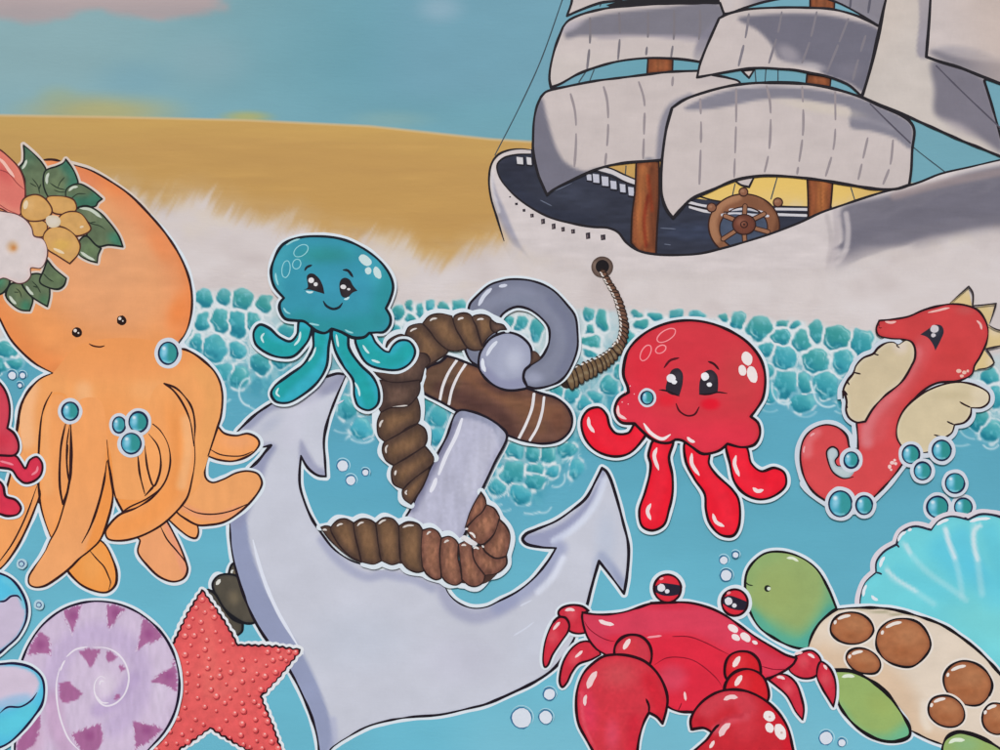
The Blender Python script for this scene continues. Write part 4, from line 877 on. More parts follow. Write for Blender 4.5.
leaf('h', [('b', 26, 306, 9, 9, (58, 126, 98), .8, .9), ('b', 20, 290, 8, 10, (112, 120, 84), .6, .8)], [V2("80,90 100,110 110,140"), V2("70,110 95,112")], [V2("48,130 65,155 82,170")])
leaf('g', [('b', 44, 300, 8, 9, (74, 116, 84), .8, .9)], [V2("160,55 185,80 205,115"), V2("165,80 190,88")], [V2("132,80 150,108 168,124")])
leaf('f', [('b', 56, 278, 12, 9, (108, 128, 90), .6, .8)], [V2("215,15 245,45 270,60")], [])
pk = Part(fw, 'pink_flower', mP)
pp = V1("-90,80 -30,85 5,102 50,140 92,185 118,240 128,320 120,370 100,425 60,425 20,400 -20,385 -90,360")
pk.fill(pp, (218, 118, 106), [('b', 2, 165, 16, 30, (208, 92, 88), .8, .8, -30), ('l', V1("0,120 70,170 110,240"), 4, 8, (226, 132, 112), .7), ('l', V1("10,390 60,420 110,420"), 2, 8, (226, 140, 120), .7)])
pk.line([pp], 1.6, (92, 40, 40), closed=True); pk.line([V1("-20,195 40,215 90,270 125,300"), V1("-20,360 40,400 100,425")], .9, (150, 60, 62), taper=.3); pk.line([V1("-6,140 20,165 45,200 72,235")], 3.2, (240, 190, 176), taper=.3); pk.done()
yf = Part(fw, 'yellow_flower', mP)
YB = (208, 160, 96)
for q, o in ((V1("235,340 290,330 370,350 382,400 330,420 265,412"), []), (V1("145,455 200,450 235,470 225,530 170,528 160,490"), []), (V1("105,400 120,345 180,323 228,345 262,405 232,445 150,455 112,430"), [('b', 30, 205, 7, 10, (222, 176, 116), .7, .8)]),
             (V1("295,440 340,410 400,415 440,460 455,498 390,530 310,500"), []), (V1("218,530 250,490 310,485 370,520 402,575 392,620 350,668! 290,630 235,592"), [('b', 62, 245, 14, 9, (210, 168, 84), .7, .8)])):
    yf.fill(q, YB, o+[('e', 3, (206, 146, 72), .5), ('n', 5, 5, .06)]); yf.line(q, 1.3, (80, 44, 36), closed=True, var=.4)
yf.fill(V1("232,440 250,428 290,432 305,455 296,480 255,488 235,470"), (216, 204, 188), [('e', 4, (206, 186, 150), .5)])
yf.dots([(26, 205, 2.4, 4.5, 10), (59, 251, 6, 1.5, 25), (82, 227, 2, 1.2, -20)], (226, 204, 170)); yf.done()
wf_ = Part(fw, 'white_flower', mP)
wp = V1("-80,440 -40,405 40,412 90,425 130,450 160,490 172,530 215,545 238,595 232,650 205,690 155,690 155,730 130,760 95,768 60,755 20,740 -40,760 -90,720")
wf_.fill(wp, (214, 202, 200), [('b', 13, 247, 9, 9, (204, 158, 110), .9, .9), ('b', 14, 248, 4, 4, (196, 126, 66), .9, .9), ('e', 5, (222, 190, 184), .5), ('n', 9, 9, .03)])
wf_.line([wp], 1.2, (96, 62, 62), closed=True, var=.5, taper=.2); wf_.done()
# ------------------------------------------------------------------ seahorse
H1 = Z(790, 280, 4.762); H2 = Z(780, 380, 4.545); H3 = Z(870, 270, 7.5)
mH = M('seahorse_paint', amp=.04); mFn = M('fin_paint', amp=.03)
HI = (40, 22, 28)
sh_ = thing('seahorse', 'red seahorse with cream fins and a curled tail among bubbles', 'seahorse', (845, 508))
hb = H3("65,380! 150,372 280,350 400,300 520,268 600,256 700,263 800,300 855,370 880,450 872,530 820,650 780,715")+H1("862,448 800,480 700,490 640,520")+H2("610,85 560,150 530,215 530,265 549,300 560,372! 510,440 425,530 370,575 280,590 205,548 150,508 108,442 90,350 105,270 145,224 205,203 260,215 300,252 318,312 352,312! 350,250 345,195! 385,188! 420,130 470,75 550,8")+H1("575,410 592,370 590,320 575,295 540,283 470,278 418,262 408,232")
lf = H1("590,330! 585,298 550,287 512,308 490,297 455,300 415,325 395,350 345,372 312,408 298,445 272,478 252,520 250,565")+H2("285,48 300,95 298,140 312,172 345,192 385,192! 420,130 470,75 550,8 600,-40")
rf = H2("549,298! 530,262 528,215 550,152 595,98 660,52 740,20 820,10 895,28 945,62 945,100 915,124 866,126! 862,160 835,192 790,203! 778,238 745,262! 735,290 690,322 620,332")
spk = [H3("580,262! 735,122! 765,272! 700,300"), H3("770,285! 940,252! 912,340 890,412! 820,360"), H3("880,412! 940,440 1010,462! 1100,480 1010,565 865,592! 850,500"), H3("850,600! 925,695! 860,735 780,752! 780,650")]
w_ = Part(sh_, 'white_border', mO)
w_.line([H2("110,470 150,508 205,548 280,590 370,575 425,530 510,440 560,372"), H2("108,442 90,350 105,270 145,224 205,203 260,215 300,252 318,312"), lf[3:22], rf[3:], H2("352,312 350,250 345,195")], 10, (204, 212, 222)); w_.done()
fills_ = []
p = Part(sh_, 'crest', mFn)
for q in spk:
    p.fill(q, (216, 192, 140), [('b', q[1][0], q[1][1], 12, 12, (222, 204, 178), .8, .9)]); 
p.line([H3("590,255 660,190 735,124! 765,172 765,270! 850,262 940,252! 920,320 892,400"), H3("880,412 940,445 1020,462"), H3("1010,562 930,578 865,592! 900,640 925,695! 900,725 800,745")], 1.7, (52, 44, 46), taper=.3, var=.4); p.done()
p = Part(sh_, 'fin', mFn); p.fill(lf, (206, 189, 156), [('b', 900, 345, 12, 14, (216, 200, 190), .8, .9), ('e', 6, (220, 208, 184), .6), ('n', 12, 12, .03)])
p.line([lf[:22]], 2.0, HI, taper=.4, var=.4)
p.line([H1("512,308 505,312 520,324"), H1("395,350 405,354 420,358"), H1("300,440 318,444 335,448"), H1("268,480 275,492 280,500"), H2("285,45 295,55 305,70"), H2("298,100 300,115 305,128")], 1.5, HI, taper=.2); p.done()
p = Part(sh_, 'body', mH)
p.fill(hb, (204, 66, 68), [
    ('p', F("790,420 905,420 905,470 870,500 840,510 790,500"), 26, (216, 76, 80), .8), ('l', H3("340,620 300,720")+H2("480,90 420,160 395,220 392,280"), 2, 9, (222, 134, 140), .75), ('l', H3("400,560 380,640")+H2("520,90 460,170 440,240"), 3, 12, (206, 92, 96), .5),
    ('b', 965, 310, 16, 8, (196, 92, 90), .6, .9), ('l', H2("120,330 125,270 160,235"), 2, 7, (226, 128, 132), .6), ('e', 3.4, (158, 40, 48), .5), ('b', 955, 352, 24, 22, (198, 62, 62), .6, .9), ('n', 16, 9, .04)])
p.line([hb], 1.9, HI, closed=True, var=.45)
p.fill(H2("213,318 235,303 258,315 262,342 246,366 256,388 285,394 315,398 335,412 318,438 285,446 240,420 217,372"), (186, 200, 204), [('e', 3, (120, 140, 150), .5)], h=1.2)
p.line([H2("330,440 285,446 240,420 217,372 211,322 235,303 258,315 264,342 248,366 258,388 280,390")], 1.7, HI, taper=.5)
p.line([H3("110,388 150,395 190,388"), H3("430,320 500,305 560,290 590,285"), H3("795,380 820,405 832,445")], 2.2, (232, 178, 172), taper=.3)
p.line([H2("135,255 145,246 155,242"), H2("105,330 106,315 110,300")], 2, (232, 160, 164), taper=.3)
p.line([H3("60,430 72,436 84,432"), H3("62,395 62,410 64,425")], 1.0, (96, 24, 34), taper=.3)
p.dots([(891.5, 462.6, 2.2, 1.8), (889, 466.6, 1.8, 2.2), (895, 463.5, 1.6), (894, 460, 1.4), (890.5, 469.6, 1.2)], (236, 200, 196)); p.dots([(958, 371, 2.6, 2), (963.5, 372.5, 2.2, 2), (961, 376, 2, 1.6), (967, 371, 1.4)], (228, 184, 170)); bo = p.done()
p = Part(bo, 'eye', mI); p.fill(H3("372,484! 425,448 480,412 530,418 548,462 525,525 485,605! 465,555 425,505"), (44, 44, 56), [('b', 936, 332, 6, 7, (60, 66, 78), .7, .8)]); p.dots([(933.8, 329, 4.2, 4), (932.6, 335.3, 2.4, 2)], (206, 200, 204)); p.done()
p = Part(sh_, 'fin', mFn); p.fill(rf, (210, 194, 160), [('l', H2("900,60 940,80 900,112"), 2, 10, (220, 206, 180), .7), ('e', 5, (220, 206, 178), .6), ('b', 950, 395, 26, 7, (200, 184, 148), .6, .9), ('n', 12, 12, .03)])
p.line([rf[:21]], 2.0, HI, taper=.4, var=.4); p.line([H2("866,126 835,112 812,98"), H2("790,203 770,195 755,187"), H2("745,262 720,255 695,248")], 1.7, HI, taper=.2); p.done()
mG = M('bubble_paint', rough=.35, amp=.03)
def bubble(x, y, rx, ry, label, group, grn=.5, halo=4.4):
    p = Part(None, 'bubble', mG, label=label, category='bubble', group=group)
    p.fill(ell(x, y, rx+halo, ry+halo, 0, 14, .02), (206, 212, 222))
    p.fill(ell(x, y, rx, ry, 0, 14), (74, 166, 190), [('p', [(x, y-ry-4, True), (x+rx+6, y-ry-4, True), (x+rx+6, y+ry+4, True), (x+.5, y+ry+4, True), (x-1, y, True)], rx*.5, (48, 142, 138), .55+.4*grn),
        ('b', x-rx*.42, y-ry*.1, rx*.5, ry*.75, (150, 208, 230), .85, .9, 12), ('b', x-rx*.45, y-ry*.45, rx*.3, ry*.25, (226, 236, 242), .95, .8), ('l', [(x-rx*.5, y+ry*.7, False), (x, y+ry*.86, False), (x+rx*.3, y+ry*.8, False)], 0, 2, (150, 214, 228), .7), ('e', 1.6, (30, 70, 110), .5)], h=1.3)
    p.line([ell(x, y, rx, ry, 0, 12)], 1.7, (26, 38, 70), closed=True, var=.5); p.done()
gS = 'teal bubbles around the seahorse and the turquoise shell'
bubble(937.5, 507, 10.6, 10.6, 'left bubble of the pair half hidden behind the top edge of the turquoise shell', gS, .9, 4)
bubble(963.3, 507, 8.8, 8.8, 'right bubble of the pair half hidden behind the top edge of the turquoise shell', gS, 1, 4)
# ------------------------------------------------------------------ scallop shell, turtle
X1 = Z(850, 500, 5); X2 = Z(800, 600, 5); X3 = Z(730, 510, 5)
mSh = M('shell_paint', streak=(.8, 1.2), amp=.025)
sc = thing('scallop_shell', 'big turquoise scallop shell with ribs, standing behind the turtle', 'seashell', (980, 640))
q = X1("50,540 52,490 75,415 130,362! 132,310 170,258 232,222! 255,165 320,132 405,150! 445,103 505,82 590,98! 650,72 710,74 770,92 860,140! 900,160 1000,250 1000,900 300,900 60,600")
p = Part(sc, 'white_border', mO); p.line([q[:20]], 10.5, (216, 208, 216), var=.1); p.done()
p = Part(sc, 'fan', mSh)
p.fill(q, (112, 206, 216), [('l', X1("750,480 600,380 470,250"), 4, 22, (92, 196, 220), .7), ('l', X1("700,500 620,330 560,180"), 2, 14, (92, 194, 220), .6), ('l', X1("800,450 740,300 700,160"), 2, 14, (90, 192, 214), .5), ('l', X1("600,520 400,440 250,360"), 2, 12, (98, 198, 216), .5),
    ('l', X1("640,560 760,640 900,760"), 6, 40, (128, 214, 214), .5), ('l', X1("265,215 320,290 400,370 500,440 580,500"), 1, 3.4, (176, 222, 228), .5), ('l', X1("280,225 300,265"), 0, 3, (206, 226, 232), .8), ('l', X1("180,340 210,390 300,440 420,520"), 1, 3.4, (168, 220, 226), .5), ('l', X1("185,350 240,400 330,455"), 0, 3, (208, 228, 232), .8),
    ('l', X1("475,140 490,200 520,280 550,400 560,480"), 1, 3.6, (176, 220, 228), .5), ('l', X1("478,145 495,215 525,290"), .5, 3, (216, 228, 234), .85), ('l', X1("620,125 618,200 635,290 650,400 660,470"), 1, 4, (178, 220, 226), .5), ('l', X1("650,128 622,150 620,230 638,300"), .5, 3, (216, 228, 232), .85),
    ('e', 4, (90, 176, 190), .4), ('n', 40, 26, .03)])
p.line([X1("405,150! 380,160"), q[:20]], 2.2, (40, 44, 62), taper=.4, var=.4) if False else p.line([q[:20]], 2.2, (40, 44, 62), taper=.4, var=.4)
p.line([X1("130,362 145,365 160,372"), X1("232,222 240,230 246,238"), X1("405,148 395,146 380,142"), X1("590,98 580,92 570,88")], 2, (40, 44, 62), taper=.2)
p.line([X1("66,480 70,450 82,425"), X1("150,335 158,305 172,285"), X1("240,205 255,175 280,158"), X1("290,155 300,148 308,146"), X1("435,125 460,108 492,98"), X1("600,108 640,96 700,92"), X1("108,478 120,492 138,500")], 3.2, (222, 230, 236), taper=.3)
p.done()
mT = M('turtle_paint', amp=.035)
TI = (26, 22, 26)
tu = thing('sea_turtle', 'green sea turtle with a cream shell covered in brown spots at the lower right corner', 'turtle', (930, 750))
shl = X2("40,238! 60,180 100,112 150,70 190,46! 250,40 350,38 430,42 500,55 650,100 720,130 800,182 900,262 1000,370 1100,500 1180,640 1180,850 900,850 760,780 712,722! 640,695 560,655! 545,600 500,540 430,462 350,402 270,366 180,350! 120,330 60,290")
hed = X3("532,492! 490,390 430,292 350,235 260,209 180,215 122,255 85,310 75,380 85,450 105,520 150,590 220,640 300,680 365,694 395,690! 400,645 440,575 490,525")
fl1 = X2("172,350! 250,354 330,388 430,462 500,555 548,640 545,680 480,706 400,700 310,655 240,590 192,515 182,430")
fl2 = X2("708,770! 714,725 735,685 785,660 850,668 930,700 1020,755! 1060,860 700,860")
p = Part(tu, 'white_border', mO); p.line([hed, fl1, shl], 8.5, HALO, closed=True, var=.1); p.done()
p = Part(tu, 'head', mT)
p.fill(hed, (150, 172, 108), [('p', F("735,600 770,620 800,632 825,600 832,560 880,560 880,700 730,700"), 22, (92, 172, 142), .85), ('b', 780, 592, 40, 36, (154, 172, 104), .75, .9), ('l', F("832,612 815,635 800,648"), 2, 10, (76, 164, 152), .8), ('l', F("752,616 775,638 800,647"), 2, 9, (84, 170, 150), .7), ('l', F("745,585 752,566 775,553"), 2, 12, (140, 172, 110), .6), ('n', 16, 16, .03)])
p.line([hed], 2.5, TI, closed=True, var=.5); p.line([X3("78,358 90,372 115,378")], 1.2, TI, taper=.2); p.line([X3("285,240 312,240 340,256")], 3, (222, 230, 206), taper=.3)
ho = p.done()
p = Part(ho, 'eye', mI); p.fill(ell(767.4, 588.4, 3.3, 3.4), (34, 38, 34)); p.dots([(768.8, 588.6, 1.9)], (216, 226, 206)); p.done()
p = Part(tu, 'shell', mSh)
p.fill(shl, (222, 206, 188), [('l', F("808,647 830,660 870,668 900,695 915,730 945,745"), 3, 22, (216, 184, 152), .7), ('l', F("816,640 830,612 842,604"), 2, 10, (226, 208, 188), .6), ('b', 900, 640, 60, 20, (226, 214, 198), .5, .9), ('l', X2("190,50 300,50 420,62 560,90"), .4, 1.6, (158, 154, 122), .7), ('e', 3, (196, 176, 154), .4),
    ('l', X2("620,520 620,600 640,640"), 1, 6, (232, 222, 208), .6), ('n', 26, 20, .04)])
p.line([shl[:17]], 2.8, TI, var=.4, taper=.5); p.line([shl[19:22]], 2.4, TI, taper=.5, var=.4); p.line([shl[:5]], 2, TI, taper=.5)
so_ = p.done()
spots = [(258, 143, 106, 80, 4), (517, 211, 136, 122, 8), (318, 306, 90, 60, 20), (837, 416, 126, 106, 32), (732, 555, 96, 76, 28), (985, 592, 76, 78, 20)]
for x, y, rx, ry, a in spots:
    cx, cy = 800+x/5, 600+y/5; q = ell(cx, cy, rx/5, ry/5, a, 11, .035)
    p = Part(so_, 'spot', mT)
    p.line([q], 5.6, (228, 218, 208), closed=True)
    p.fill(q, (168, 106, 70), [('b', cx+rx*.04, cy-ry*.06, rx/5*.9, ry/5*.8, (180, 122, 84), .8, .9), ('e', 4.5, (128, 72, 50), .7), ('b', cx-2, cy+ry/5*.4, rx/5*.6, ry/5*.4, (158, 94, 58), .6, .9), ('n', 5, 4, .08)])
    p.line([q], 2.1, TI, closed=True, var=.5)
    k1 = [(cx-rx/5*.62, cy-ry/5*.62, False), (cx-rx/5*.36, cy-ry/5*.76, False), (cx-rx/5*.1, cy-ry/5*.82, False)]
    p.line([k1], 3.2, (232, 222, 214), taper=.6, var=.05); p.dots([(cx-rx/5*.78, cy-ry/5*.4, 1.5, 2.2, 20)], (232, 222, 214)); p.done()
for q, hi, nm in ((fl1, X2("210,384 240,378 270,382"), 0), (fl2, X2("745,715 770,700 820,700"), 1)):
    p = Part(tu, 'flipper', mT)
    p.fill(q, (150, 176, 104), [('p', F("838,705 860,730 885,735 912,722 930,760 840,760 825,700"), 16, (104, 182, 146), .85), ('b', 880, 705, 26, 18, (158, 176, 98), .6, .9, 30), ('n', 14, 14, .03)] if not nm else [('b', 965, 745, 24, 14, (140, 180, 128), .8, .9)])
    p.line([q], 3, TI, closed=True, var=.55); p.line([hi], 4, (222, 232, 210), taper=.3); p.done()
# ------------------------------------------------------------------ crab
C6 = Z(530, 560, 5.77); C7 = Z(650, 560, 5); C8 = Z(540, 640, 6.25); C9 = Z(670, 640, 5.555)
mC = M('crab_paint', amp=.05)
CI = (40, 12, 22); CB = (206, 44, 62); CL = (218, 72, 96)
cr = thing('crab', 'red crab with raised round eyes and two big claws at the bottom edge', 'crab', (680, 745))
car = C6("303,302! 370,312 450,313 540,300 620,275 700,250 760,245 850,244")+C7("0,215 130,210 210,215 290,236 350,262 400,292 460,336 530,386 620,440 680,474 732,490! 715,520 660,560 582,592!")+F("760,690 740,715 694,712 678,711 667,706 650,690 625,670")+C6("435,546 380,510 335,450 312,390 302,340")
legs = [C6("163,300 185,275 240,259 300,266 338,292! 300,312 303,360 318,420! 270,424 225,405 226,360 205,330 172,325"), C6("135,358 170,328 205,335 226,372 220,410 180,470 130,545 102,608 86,618 76,592 80,510 100,430"), C6("290,474 342,470 392,510 408,545! 350,575 280,600 240,650 212,708 186,733 172,710 175,650 195,580 240,510"),
        C9("545,220! 600,190 650,195 700,240 730,320 743,385 736,443! 700,400 650,310 590,255"), C7("710,500 760,460 810,453 850,490 853,545 822,583 770,592 722,575 694,545"), C7("852,508 890,530 922,590 928,670 916,732! 890,690 860,640 833,575")]
balls = [C6("487,545 493,490 530,447 580,430 640,440 685,482 702,540 690,600 640,640 520,620"), C7("382,592 374,530 395,480 440,457 500,462 540,498 553,552 545,590 460,620"), C7("372,650 390,592 430,556 490,544 550,568 584,620 588,700 500,740 420,720")]
clL = C8("480,90 400,100 330,145 270,210 235,300 225,400 240,520 290,620 335,700 390,800 600,800! 608,690 622,600 650,510 680,452! 730,480 765,521! 788,440 796,360 770,270 720,190 650,130 560,98")
clR = C9("118,495! 113,450 128,405 180,340 260,290 340,274 430,285 530,335 600,400 650,480 675,570 685,680 600,780 60,780 90,660 150,600 205,550 232,512! 190,488")
eyesC = [ell(530+793/5.77, 560+163/5.77, 13.6, 13.8), ell(650+423/5, 560+212/5, 13, 13.2)]
p = Part(cr, 'white_border', mO); p.line([car]+legs+balls+[clL, clR], 7.6, HALO, closed=True, var=.1); p.line(eyesC, 10, HALO, closed=True); p.done()
for q, hi in zip(legs, [C6("205,290 230,284 255,290"), C6("135,400 160,370 170,360"), C6("262,560 285,540 300,525"), C9("595,205 615,206 635,215"), C7("725,470 745,464 760,462"), C7("868,525 876,534 882,545")]):
    p = Part(cr, 'leg', mC); cx = sum(a[0] for a in q)/len(q); cy = sum(a[1] for a in q)/len(q)
    p.fill(q, (206, 48, 66), [('b', cx-2, cy-4, 9, 12, (222, 86, 98), .7, .9), ('e', 3, (176, 30, 50), .5), ('n', 3, 3, .06)]); p.line([q], 2.1, CI, closed=True, var=.35); p.line([hi], 3, (240, 206, 206), taper=.4)
    if q is legs[4]: p.line([C7("790,470 805,476 820,488")], 2.4, (240, 214, 214), taper=.4)
    p.done()
p = Part(cr, 'carapace', mC)
p.fill(car, (216, 56, 80), [('l', F("590,625 640,622 700,618 760,640"), 4, 24, (216, 66, 92), .7), ('l', F("610,638 650,640 690,636 720,648 735,658"), 0, 2.4, (228, 110, 130), .4), ('p', F("600,640 640,636 690,634 730,652 760,670 770,700 700,720 600,700"), 8, (222, 40, 62), .85),
    ('b', 672, 678, 22, 20, (216, 72, 96), .8, .7), ('l', F("760,640 790,652"), 2, 12, (206, 36, 54), .8), ('l', F("588,616 600,640 612,652"), 1, 12, (212, 62, 88), .7), ('e', 3, (188, 30, 54), .5), ('b', 670, 606, 40, 6, (206, 40, 62), .5, .9), ('n', 20, 8, .04)])
p.line([car], 2.4, CI, closed=True, var=.35)
p.line([C6("312,350 340,395 400,440 450,462 495,470"), C7("110,380 200,384 280,414 350,450 395,472"), C6("820,442 900,440 980,460"), C7("555,530 620,546 680,545"), C7("20,525 80,490 150,486 220,503 300,560 345,608 362,642"), C8("862,440 875,415 885,390")], 1.0, (130, 18, 40), taper=.2)
p.line([C6("400,348 430,362 480,372")], 4, (240, 216, 216), taper=.35); p.line([C6("675,446 710,442 760,436")], 2, (236, 150, 160), taper=.2)
p.line([C7("172,660 175,680 178,700")], 2.6, (240, 200, 200), taper=.4)
p.dots([(732.8, 628.3, 5.8, 3.6, 32), (745.5, 637, 6, 3.8, 38), (735.6, 637.2, 4.6, 3, 30), (754.8, 642.4, 3, 1.8, 30)], (238, 222, 222)); p.done()
for q, (x, y), dk_ in zip(eyesC, [(793/5.77+530, 163/5.77+560), (423/5+650, 212/5+560)], (0, 1)):
    p = Part(cr, 'eye', mC); p.fill(q, (218, 44, 60), [('e', 2.5, (170, 24, 44), .5)])
    t_ = 7 if dk_ else 0
    p.fill([(x-12.6, y-2.2-t_*.3, True), (x-6, y-5.2-t_*.25, False), (x+3, y-4.6, False), (x+12.8, y-3+t_*.35, True), (x+13, y+2+t_*.4, False), (x+11, y+6.2+t_*.2, True), (x+3, y+7.6, False), (x-5, y+7-t_*.2, False), (x-12, y+4-t_*.4, True)], (38, 34, 50))
    p.line([q], 2.2, CI, closed=True, var=.3); p.dots([(x-6.2, y-.6-t_*.1, 3.9, 4), (x-.4, y+3, 2.3, 2.2)], (222, 220, 226)); p.dots([(x-6, y-9.6, 2.2, 1.3, -20)], (240, 150, 156)); p.done()
for q, (hx, hy) in zip(balls, [C6("545,495 580,470")[0:2] and (626.5, 644), (736.4, 661.4), (738.2, 680.4)]):
    p = Part(cr, 'arm_joint', mC); cx = sum(a[0] for a in q)/len(q); cy = sum(a[1] for a in q)/len(q)
    p.fill(q, (212, 34, 44) if q is not balls[0] else (204, 56, 72), [('b', cx-4, cy-3, 14, 14, (222, 60, 70), .6, .9), ('e', 4, (170, 20, 36), .6), ('n', 3, 3, .04)]); p.line([q], 2.8, CI, closed=True, var=.3)
    p.line([[(hx-2.4, hy+4, False), (hx, hy, False), (hx+2.6, hy-4, False)]], 5, (240, 216, 212), taper=.6); p.done()
p = Part(cr, 'claw', mC)
p.fill(clL, (208, 54, 68), [('b', 618, 675, 30, 22, (206, 82, 88), .7, .9), ('b', 588, 710, 14, 40, (222, 60, 92), .7, .9, -10), ('b', 612, 735, 12, 26, (222, 78, 104), .7, .9), ('l', F("650,680 660,705 664,720"), 2, 12, (208, 32, 50), .7), ('l', F("634,720 632,750"), 1, 10, (206, 36, 56), .7), ('l', C8("258,330 262,440 280,540 320,640 350,720"), 0, 3, (232, 96, 112), .6), ('e', 4, (184, 26, 48), .5), ('n', 3, 3, .07)])
p.line([clL], 2.6, CI, closed=True, var=.3); p.line([C8("680,452 680,410 662,366")], 2.4, CI, taper=.3)
p.line([C8("350,200 320,245 300,295")], 5.4, (238, 204, 204), taper=.4); p.line([C8("288,345 280,370 280,405")], 3.4, (238, 208, 208), taper=.4); p.done()
p = Part(cr, 'claw', mC)
p.fill(clR, (200, 42, 54), [('l', C9("200,380 260,330 340,305 400,330 430,380"), 3, 14, (208, 70, 84), .7), ('l', C9("250,500 320,450 420,430"), 1, 6, (222, 96, 112), .7), ('b', 745, 728, 22, 22, (204, 58, 70), .7, .9), ('b', 700, 722, 10, 10, (184, 28, 44), .6, .9), ('l', C9("560,380 630,470 660,600"), 2, 9, (206, 28, 44), .7), ('l', C9("270,470 330,430 400,420"), 0, 3.4, (168, 24, 40), .5), ('e', 4, (178, 22, 42), .5), ('n', 4, 4, .05)])
p.line([clR], 2.8, CI, closed=True, var=.3); p.line([C9("232,512 250,488 272,468")], 2.6, CI, taper=.3)
p.line([C9("300,330 335,315 372,318")], 4.6, (238, 200, 200), taper=.3); p.line([C9("330,465 300,490 278,530")], 6, (236, 196, 198), taper=.35); p.line([C9("242,562 232,580 222,595")], 3, (240, 214, 212), taper=.5)
p.dots([(670+550/5.555, 640+422/5.555, 6.4, 5, 35), (670+552/5.555, 640+486/5.555, 4.2, 5.2, -20), (670+612/5.555, 640+510/5.555, 5.4, 8.6, -24)], (238, 228, 226)); p.dots([(769.5, 716.6, 1.3, 1), (781.4, 732.4, 1.3, 1.2)], (206, 176, 172)); p.done()
# ------------------------------------------------------------------ lower left: dark shells, starfish, spiral shell, shiny shell, red jellyfish at the edge
Y = Z(150, 550, 3.75); Y2 = Z(0, 550, 3.75); Y3 = Z(0, 370, 6.82)
mB = M('starfish_paint', amp=.05)
# starfish
sf = thing('starfish', 'coral pink starfish with rows of raised round bumps', 'starfish', (225, 770))
core = Y("195,150! 330,357! 562,374! 415,550! 512,820! 225,667! -30,830! 60,560! -60,430! 92,345!")
jag = []
for i in range(len(core)):
    a, b = core[i], core[(i+1) % len(core)]; L = math.hypot(b[0]-a[0], b[1]-a[1]); n = int(L/3.4); nx, ny = (b[1]-a[1])/L, -(b[0]-a[0])/L
    for k_ in range(n):
        t = k_/n; o_ = (.9 if k_ % 2 else -.7)*random.uniform(.5, 1.2)+1.6*math.sin(math.pi*t) if k_ else 0
        jag.append((a[0]+(b[0]-a[0])*t+nx*o_, a[1]+(b[1]-a[1])*t+ny*o_, k_ == 0))
p = Part(sf, 'white_border', mO); p.line([jag], 7.5, (224, 226, 230), closed=True); p.done()
p = Part(sf, 'body', mB)
p.fill(jag, (224, 92, 92), [('b', 218, 680, 60, 50, (228, 102, 98), .6, .9), ('l', Y("205,180 215,300 230,520"), 1, 12, (230, 112, 104), .5), ('l', Y("520,390 380,450 260,540"), 1, 10, (232, 110, 106), .5), ('e', 5, (206, 70, 78), .6), ('n', 4, 4, .08)])
p.line([jag], 1.9, (40, 20, 28), closed=True, var=.4); sfo = p.done()
cq = smooth(core, True, 4); pts = []
cand = [(195,185),(172,215),(205,232),(232,215),(160,255),(190,268),(240,250),(280,262),(145,285),(195,300),(245,305),(290,290),(130,320),(165,318),(212,335),(262,340),(315,325),(152,355),(205,370),(275,375),(310,350),(130,390),(180,395),(220,405),(292,418),(345,408),(395,412),(440,380),(480,375),(520,380),(545,382),(140,420),(215,440),(262,445),(302,455),(350,445),(435,430),(460,410),(490,402),(510,412),(140,460),(182,468),(228,475),(260,470),(345,490),(385,485),(430,470),(470,455),(135,495),(180,505),(228,520),(285,500),(320,520),(370,540),(415,520),(400,460),(135,530),(178,552),(248,545),(300,552),(345,570),(390,565),(130,588),(205,585),(248,600),(280,570),(350,600),(408,580),(430,612),(170,632),(105,628),(285,635),(318,610),(345,648),(395,632),(440,640),(75,678),(120,688),(155,672),(200,650),(260,668),(340,690),(395,672),(430,690),(460,665),(400,712),(455,715),(300,700),(350,725),(100,722),(60,722),(140,715),(420,740),(480,740),(25,745),(375,735)]
for x, y in cand:
    cx, cy = 150+x/3.75, 550+y/3.75
    if pts and min(math.hypot(cx-a, cy-b) for a, b, _ in pts) < 4.6: continue
    if not inside(np.array([cx]), np.array([cy]), cq)[0]: continue
    pts.append((cx, cy, random.uniform(1.5, 3.4)))
for cx, cy, r in pts[:98]:
    b_p = Part(sfo, 'bump', mB)
    b_p.dots([(cx+.5, cy+.8, r, r*.95)], (196, 62, 70)); b_p.dots([(cx, cy, r*.85, r*.8)], (234, 112, 108)); b_p.dots([(cx+r*.15, cy-r*.25, r*.36, r*.3)], (244, 186, 182)); b_p.done()
# spiral shell
mN = M('snail_paint', streak=(1, 1), amp=.03)
sn = thing('snail_shell', 'round lilac and purple striped spiral shell, left of the starfish', 'seashell', (100, 765))
q = Y2("60,560 72,450 88,405 112,350 160,282 230,226 300,199 370,191 450,203 530,240 600,300 645,370 670,450 673,530 655,610 618,680 560,745 480,830 100,850 62,790 58,730 70,650")
p = Part(sn, 'white_border', mO); p.line([q], 8, HALO, closed=True, var=.1); p.done()
PU = (164, 96, 144); PL = (206, 188, 212)
p = Part(sn, 'shell', mN)
ops = [('l', Y2("200,520 220,420 280,340 370,310 460,340 520,420 530,520 490,600 430,660"), 3, 16, (192, 172, 206), .8), ('l', Y2("200,560 210,660 250,740"), 2, 14, (196, 158, 192), .7), ('b', 30, 740, 24, 30, (202, 160, 188), .6, .9),
       ('b', 106, 684, 16, 20, (220, 206, 222), .8, .9), ('b', 160, 690, 14, 40, (214, 200, 220), .5, .9), ('l', Y2("370,600 440,560 500,480"), 2, 10, (182, 160, 200), .7)]
